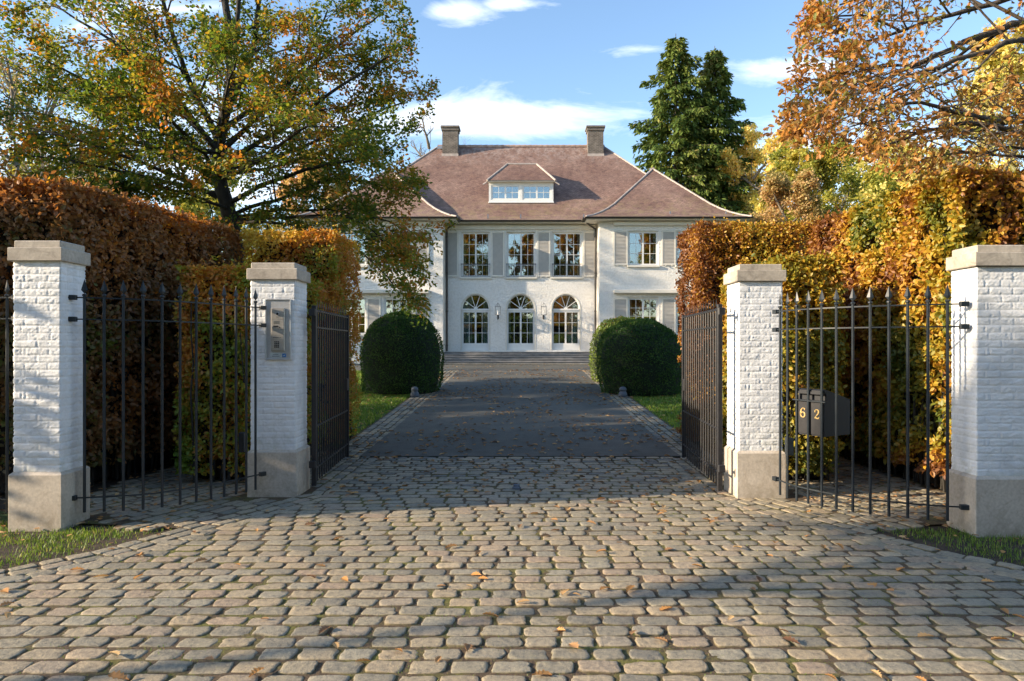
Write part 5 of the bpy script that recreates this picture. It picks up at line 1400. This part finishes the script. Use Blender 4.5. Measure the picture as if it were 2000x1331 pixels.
limb(T, [j3, PX(2060, -110, 8.8), PX(1900, -60, 8.6), PX(1760, -20, 8.4), PX(1640, 10, 8.3)], .10, .018, 7, 0, SPO)
limb(T, [j3, PX(2040, -200, 9.3), PX(1880, -150, 9.4), PX(1750, -110, 9.4), PX(1660, -90, 9.3)], .10, .018, 7, 0, SPO)
limb(T, [j1, PX(2150, 300, 9.4), PX(2000, 290, 9.6), PX(1880, 300, 9.7), PX(1760, 320, 9.6)], .06, .016, 6, 0, SPO)
limb(T, [j1, PX(2090, 230, 8.8), PX(1930, 250, 8.6), PX(1790, 240, 8.4), PX(1660, 250, 8.2), PX(1560, 290, 8.1)], .085, .014, 7, 0, SPO)
limb(T, [PX(1800, 130, 8.2), PX(1700, 130, 8.3), PX(1600, 160, 8.4), PX(1540, 200, 8.5)], .03, .012, 5, 0, SPO)
limb(T, [PX(1760, 60, 8.9), PX(1680, 30, 8.8), PX(1610, 40, 8.8), PX(1570, 60, 8.8)], .03, .012, 5, 0, SPO)
def lim_o(v): return np.interp(v, [-200, 0, 40, 100, 180, 260, 330, 380], [1600, 1590, 1570, 1565, 1530, 1515, 1620, 1740])
def cull_o(P):
    u = CX + P[:, 0] / P[:, 1] * F; v = CY - (P[:, 2] - EYE) / P[:, 1] * F
    return (u > lim_o(v) + rng.normal(0, 14, len(P))) & (v < np.interp(u, [1500, 1560, 1680, 1740, 2000], [297, 290, 302, 350, 378]) + rng.normal(0, 8, len(P))) & (rng.uniform(0, 1, len(P)) < .76)
def prune_o(V):
    e = V[-3:].mean(0); u = CX + e[0] / e[1] * F; v = CY - (e[2] - EYE) / e[1] * F
    return bool(u > lim_o(v) and (v < np.interp(u, [1500, 1560, 1680, 1740, 2000], [300, 295, 310, 360, 390]) or e[2] < 2 or e[0] > 7))
t_ = T.finish('oak_tree', tuple(base), 'oak branches with rusty lobed leaves reaching in at the upper right corner', 'tree', M['bark_oak'], M['l_oak'], .080, tpl_oak(), 51, cull=cull_o, prune=prune_o, tscale=1.4, flat=.3, width=.85)
print('oak leaves', t_['n']); del t_['n']

# spruces behind the house
def spruce(u, vtop, D, rad, label, seed, zb=.7):
    x = X(u, D); zt = Z(vtop, D); H = zt - zb; T = Tree()
    T.tube([(x, D, zb + H * f) for f in np.linspace(0, 1, 9)], [.32 * (1 - f) + .02 for f in np.linspace(0, 1, 9)], 8)
    P, dr, tn = [], [], []
    z = zb + H * .16; k = 0
    while z < zt - .2:
        f = (z - zb) / H; rr_ = rad * (1 - f) ** .56 * (1 - .5 * math.exp(-(1 - f) / .10))
        nb = int(5 + 4 * (1 - f)); a0 = random.uniform(0, 6.28)
        for j in range(nb):
            a = a0 + j * 6.283 / nb + random.gauss(0, .15); L = rr_ * random.uniform(.45, 1.35) * (.75 + .5 * float(noise3(np.array([[math.cos(a) * 1.3, math.sin(a) * 1.3, z * .45]]), 1.0, seed)[0])) + .25
            n = 6; pts = []; h = np.array([math.cos(a), math.sin(a), 0])
            for i in range(n + 1):
                g = i / n; pts.append(np.array([x, D, z]) + h * L * g + [0, 0, L * (.10 * g - .42 * g * g + .20 * g ** 3) + random.gauss(0, .02)])
            T.tube(pts, [.05 * (1 - g_ / n) * (L / 3) + .008 for g_ in range(n + 1)], 3)
            m_ = int(30 + 170 * L / 3.5)
            g = rng.uniform(.12, 1, m_) ** .75; i = np.minimum((g * n).astype(int), n - 1); pp = np.array(pts); q = pp[i] + (pp[i + 1] - pp[i]) * (g * n - i)[:, None]
            sd_ = rng.choice([-1, 1], m_)[:, None]; lat = np.array([-h[1], h[0], 0]) * sd_
            q = q + lat * (rng.uniform(0, .75, m_) * (L / 3.5) * (1 - g * .8))[:, None] * .9 + [0, 0, 0]
            q[:, 2] -= rng.exponential(.15, m_)
            P.append(q); dr.append(norm(h * .55 + lat * .5 + np.stack([rng.normal(0, .15, m_), rng.normal(0, .15, m_), rng.uniform(-1.0, .1, m_)], 1)))
        z += .36 + .22 * (1 - f); k += 1
    P = np.concatenate(P); d = np.concatenate(dr); n = len(P)
    root = empty('spruce_tree', (x, D, zb), label, 'tree', None)
    mesh_np('trunk', np.concatenate(T.tv), np.concatenate(T.tf), M['bark_oak'], root, smooth=True)
    tone = np.clip(.9 * fbm(P, .8, seed, 3) + .12 + rng.normal(0, .13, n) + .25 * lin(P[:, 2], zt - 5, zt), 0, 1)
    leaf_cloud('crown', P, d, norm(rdir(n) * .7 + [0, 0, 1]), rng.uniform(.20, .52, n), tpl_spray(), tone, M['l_spruce'], root, width=1.0)
    return n
print('spruce', spruce(1320, 66, 52, 5.8, 'tall dark spruce rising behind the right end of the roof, the higher of the pair', 61),
      spruce(1396, 90, 53, 4.4, 'slightly lower spruce of the pair, further from the chimneys and next to the yellow trees', 62))

thin = .8
# broadleaved trees further off
SPF = {'lv': [dict(kids=9, ratio=.50, ang=42, flat=.1, trop=.05, wob=.12, seg=5, k=6, **{'from': .25}),
              dict(kids=6, ratio=.5, ang=45, flat=.2, trop=.03, wob=.18, seg=4, k=4, **{'from': .2}),
              dict(kids=4, ratio=.5, ang=45, flat=.2, trop=.0, wob=.2, seg=3, k=3, **{'from': .2}),
              dict(kids=0, ratio=0, trop=-.0, wob=.2, seg=2, k=3)], 'leaves': 9, 'leaf_from': 2, 'spread': .12}
def broad(u, vtop, D, rad, label, leafm, size, seed, zb=.7, f0=.22, nl=11, leaves=9, x=None, H=None, name='autumn_tree', bark='bark_pale', group=None, keep=1.0):
    random.seed(seed)
    T = Tree(); x = X(u, D) if x is None else x; H = (Z(vtop, D) - zb) if H is None else H
    sp = dict(SPF); sp['leaves'] = leaves
    tp = [np.array([x + random.gauss(0, .1) * H * .05 * i, D + random.gauss(0, .1) * H * .05 * i, zb + H * f]) for i, f in enumerate(np.linspace(0, .82, 7))]
    limb(T, tp, .035 * H * .5 + .05, .03, 8, 0, sp, False)
    for j in range(nl):
        f = f0 + (.84 - f0) * (j + random.random()) / nl; i = int(f / .82 * 6); i = min(i, 5); g = f / .82 * 6 - i; p = tp[i] * (1 - g) + tp[i + 1] * g
        a = j * 2.4 + random.gauss(0, .3); el = R(12 + 50 * f + random.gauss(0, 6))
        L = rad * (1.15 - .55 * abs(f - .35) / .5) * random.uniform(.8, 1.15)
        T.grow(p, [math.cos(a) * math.cos(el), math.sin(a) * math.cos(el), math.sin(el)], L, .012 * H * .5 + .02, 0, sp)
    T.grow(tp[-1], [0, 0, 1], H * .2, .03, 0, sp)
    cull = (lambda P: rng.uniform(0, 1, len(P)) < keep) if keep < 1 else None
    r_ = T.finish(name, (x, D, zb), label, 'tree', M[bark], leafm, size, tpl_quad(), seed, group, cull=cull, flat=.4, tscale=.35)
    print(name, label[:24], r_.get('n')); 
    if 'n' in r_: del r_['n']
    return r_
broad(1490, 262, 50, 5.4, 'yellow autumn tree right beside the spruces behind the roof corner', M['l_yellow'], .20, 71)
broad(1600, 292, 46, 4.8, 'greenish yellow tree between the paler autumn tree and the rusty oak branches', M['l_olive'], .20, 72)
broad(1540, 345, 40, 3.2, 'low pale orange tree just above the hedge in front of the taller yellow trees', M['l_pale'], .17, 73)
broad(1690, 280, 52, 5.4, 'yellow tree partly veiled by the tips of the oak branches', M['l_yellow'], .20, 74)
broad(1775, 310, 40, 4.2, 'olive yellow tree low behind the oak branches', M['l_olive'], .18, 75)
broad(1960, 95, 30, 4.8, 'large golden tree at the right edge behind the oak branches', M['l_yellow'], .17, 76, nl=13)
broad(1880, 210, 24, 2.6, 'slender bare stemmed tree with few leaves behind the oak branches', M['l_yellow'], .09, 77, keep=.10)
broad(1450, 300, 60, 5.4, 'yellow tree low behind the spruces', M['l_yellow'], .24, 78)
# bare trees
for (u, v, D, rad, lab, sd_) in ((840, 205, 56, 4.0, 'bare leafless tree behind the roof beside the chimney nearer the beech', 81), (915, 262, 60, 3.4, 'bare twigs of a leafless tree behind the ridge between the chimneys', 82)):
    broad(u, v, D, rad, lab, M['l_yellow'], .1, sd_, leaves=1, keep=.0001, name='bare_tree')
broad(20, 120, 22, 3.4, 'nearly bare twiggy tree at the left edge behind the beech', M['l_pale'], .09, 83, keep=.06, name='bare_tree')
broad(110, 60, 30, 4.0, 'thin half bare tree showing through the beech crown at the left', M['l_olive'], .13, 84, keep=.25)
broad(150, 380, 34, 5.0, 'green and yellow tree low behind the brown hedge at the left', M['l_olive'], .18, 85)
broad(420, 400, 40, 5.0, 'yellowing tree seen below the beech crown behind the hedge', M['l_olive'], .18, 86)
broad(620, 330, 58, 5.5, 'pale tree behind the beech beside the left end of the roof', M['l_pale'], .22, 87)
# trees on the left of and behind the photographer: they shade the cobbles and show in the window panes
broad(0, 0, 6.0, 1.5, 'tree beside the road outside the left edge of the photo', M['l_olive'], .16, 91, zb=0, x=-10.5, H=4.6, nl=9, leaves=9)
broad(0, 0, 9.5, 4.0, 'tree on the lawn outside the left edge of the photo', M['l_olive'], .16, 92, zb=0, x=-17.5, H=8.5, nl=9, leaves=8)
broad(0, 0, 14.0, 4.6, 'broad tree on the lawn outside the left edge of the photo', M['l_olive'], .17, 93, zb=0, x=-18.0, H=8.5, nl=11, leaves=9)
broad(0, 0, 0.6, 2.6, 'tree by the road corner outside the left edge of the photo', M['l_olive'], .12, 94, zb=0, x=-15.5, H=8.6, nl=9, leaves=6, keep=.62, f0=.66)
hedge('unseen_hedge', [(-34, -13), (34, -13), (34, -11), (-34, -11)], 5.0, 'tall hedge across the road behind the photographer', M['l_olive'], (0, 0, 40, 0, 20), .28, 99, stems=False)  # added out of view to close the bright gap in pane reflections
src = broad(0, 0, -24, 6.5, 'big autumn tree across the road, seen only in the window panes', M['l_golden'], .34, 95, zb=0, x=-7, H=20, nl=15, leaves=8, group='trees across the road')
for (x, y, s_, rz) in ((2, -27, .84, 1.2), (9, -23, .92, 2.5), (20, -28, 1.0, 4.0), (-18, -27, 1.0, .4), (-29, -20, .9, 3.0), (31, -22, .85, 5.0)):
    c = src.copy(); COL.objects.link(c); c.location = (x, y, 0); c.rotation_euler = (0, 0, rz); c.scale = (s_,) * 3
    for ch in src.children:
        k = ch.copy(); COL.objects.link(k); k.parent = c

# ------------------------------------------------------------------ grass
def grass(P, hmin, hmax, name, seed):
    n = len(P); a = rng.uniform(0, 2 * np.pi, n); le = rng.uniform(.1, .7, n); h = rng.uniform(hmin, hmax, n) * (.6 + .8 * fbm(P, 3, seed, 2))
    d = np.stack([np.cos(a), np.sin(a), a * 0], 1); w = np.stack([-np.sin(a), np.cos(a), a * 0], 1) * (.0022 + .0012 * rng.uniform(0, 1, n))[:, None] * (1 + (P[:, 1:2] > 9) * 2.2)
    V = np.stack([P - w, P + w, P + d * (h * le * .35)[:, None] + [0, 0, 1] * (h * .6)[:, None] + w * .8, P + d * (h * le * .35)[:, None] + [0, 0, 1] * (h * .6)[:, None] - w * .8,
                  P + d * (h * le)[:, None] + [0, 0, 1] * h[:, None] + w * .1, P + d * (h * le)[:, None] + [0, 0, 1] * h[:, None] - w * .1], 1)
    i = np.arange(n)[:, None] * 6; Fq = np.concatenate([i + [0, 1, 2, 3], i + [3, 2, 4, 5]])
    tone = np.clip(.2 + .6 * fbm(P, 2.2, seed, 3) + rng.normal(0, .18, n) + (rng.uniform(0, 1, n) > .93) * .5, 0, 1)
    o = mesh_np(name, V.reshape(-1, 3), Fq, M['grass'], tone=np.repeat(tone, 6)); tag(o, kind='stuff'); return o
G = []
for sgn in (-1, 1):
    n = 60000; x = rng.uniform(2.9, 5.6, n); y = rng.uniform(4.2, 6.25, n)
    k = (x > edge_x(y) + .05 + rng.exponential(.10, n)) & (y < 6.02 + .25 * (x > 3.9) ) & (x > 3.05)
    k &= rng.uniform(0, 1, n) < np.clip(1.4 * fbm(np.stack([x, y, y * 0], 1), 2.5, 8, 2) - .35, .04, 1)
    G.append(np.stack([sgn * x[k], y[k], np.full(k.sum(), -.03)], 1))
G = np.concatenate(G); G = G[rng.uniform(0, 1, len(G)) < .6]; grass(G, .015, .048, 'verge_grass', 3)
n = 150000; x = rng.uniform(2.86, 9.5, n) ; y = rng.uniform(10.6, 25.4, n); sg = rng.choice([-1, 1], n)
k = (x < 3.0 + (y - 10) * .40) & ~((y < 12.9) & (x > 2.98 + 0 * y))
x, y, sg = x[k], y[k], sg[k]; grass(np.stack([x * sg, y, gz(y) - .03], 1), .03, .07, 'lawn_grass', 4)
# moss and grass tufts in the joints
n = 60000; x = rng.uniform(-5, 5, n); y = rng.uniform(3.0, 7.6, n); p = np.stack([x, y, np.full(n, -.024)], 1)
k = (fbm(p, 1.1, 14, 3) + .10 * fbm(p, 9, 15, 2) > .585) & (np.abs(x) < edge_x(y)); grass(p[k], .010, .026, 'joint_moss', 5)

# ------------------------------------------------------------------ fallen leaves
def fallen(name, P, size, tpl, seed):
    n = len(P); a = rng.uniform(0, 2 * np.pi, n)
    d = np.stack([np.cos(a), np.sin(a), rng.normal(.0, .12, n)], 1); N_ = norm(np.array([0, 0, 1.]) + rdir(n) * .32)
    tone = rng.uniform(0, 1, n)
    o = leaf_cloud(name, P, d, N_, rng.uniform(.6, 1.25, n) * size, tpl, tone, M['l_fallen'], None, width=.9); tag(o, kind='stuff'); return o
P = []
n = 260; y = rng.uniform(3.1, 7.5, n) ; x = rng.uniform(-1, 1, n) * np.minimum(edge_x(y), 4.2); P.append(np.stack([x, y, np.full(n, .012)], 1)[: 150])
n = 330; y = rng.uniform(7.3, 9.8, n); x = rng.uniform(-2.5, 2.5, n); P.append(np.stack([x, y, np.full(n, .014)], 1)[:210])
n = 3600; y = rng.uniform(9.7, 26, n) ** 1.0; x = rng.uniform(-1, 1, n); x = np.sign(x) * np.abs(x) ** .8 * 2.9; k = fbm(np.stack([x, y, y * 0], 1), .8, 6, 2) > rng.uniform(.25, .75, n); P.append(np.stack([x, y, gz(y) + .018], 1)[k])
n = 500; sg = rng.choice([-1, 1], n); y = rng.uniform(10.5, 24, n); x = sg * rng.uniform(2.9, 5.5, n); P.append(np.stack([x, y, gz(y) + .03], 1))
n = 150; y = rng.uniform(26, 33.5, n); x = rng.uniform(-6, 6, n); P.append(np.stack([x, y, gz(y) + .02], 1))
P = np.concatenate(P); fallen('fallen_oak_leaves', P, .085, tpl_oak(), 1)
P = []
for sgn in (-1, 1):
    n = 900; x = rng.uniform(3.0, 5.6, n); y = rng.uniform(4.3, 10.2, n); k = (x > edge_x(np.minimum(y, 7.3)) - .1) & (y > 5.2) & ~((x > 3.3) & (y < 6.0) & (rng.uniform(0, 1, n) > .12))
    P.append(np.stack([x[k] * sgn, y[k], gz(y[k]) + .006], 1))
P = np.concatenate(P); fallen('fallen_hedge_leaves', P, .06, tpl_simple(), 2)
n = 60; a = rng.uniform(0, 6.28, n); r_ = rng.uniform(.3, 1.0, n)
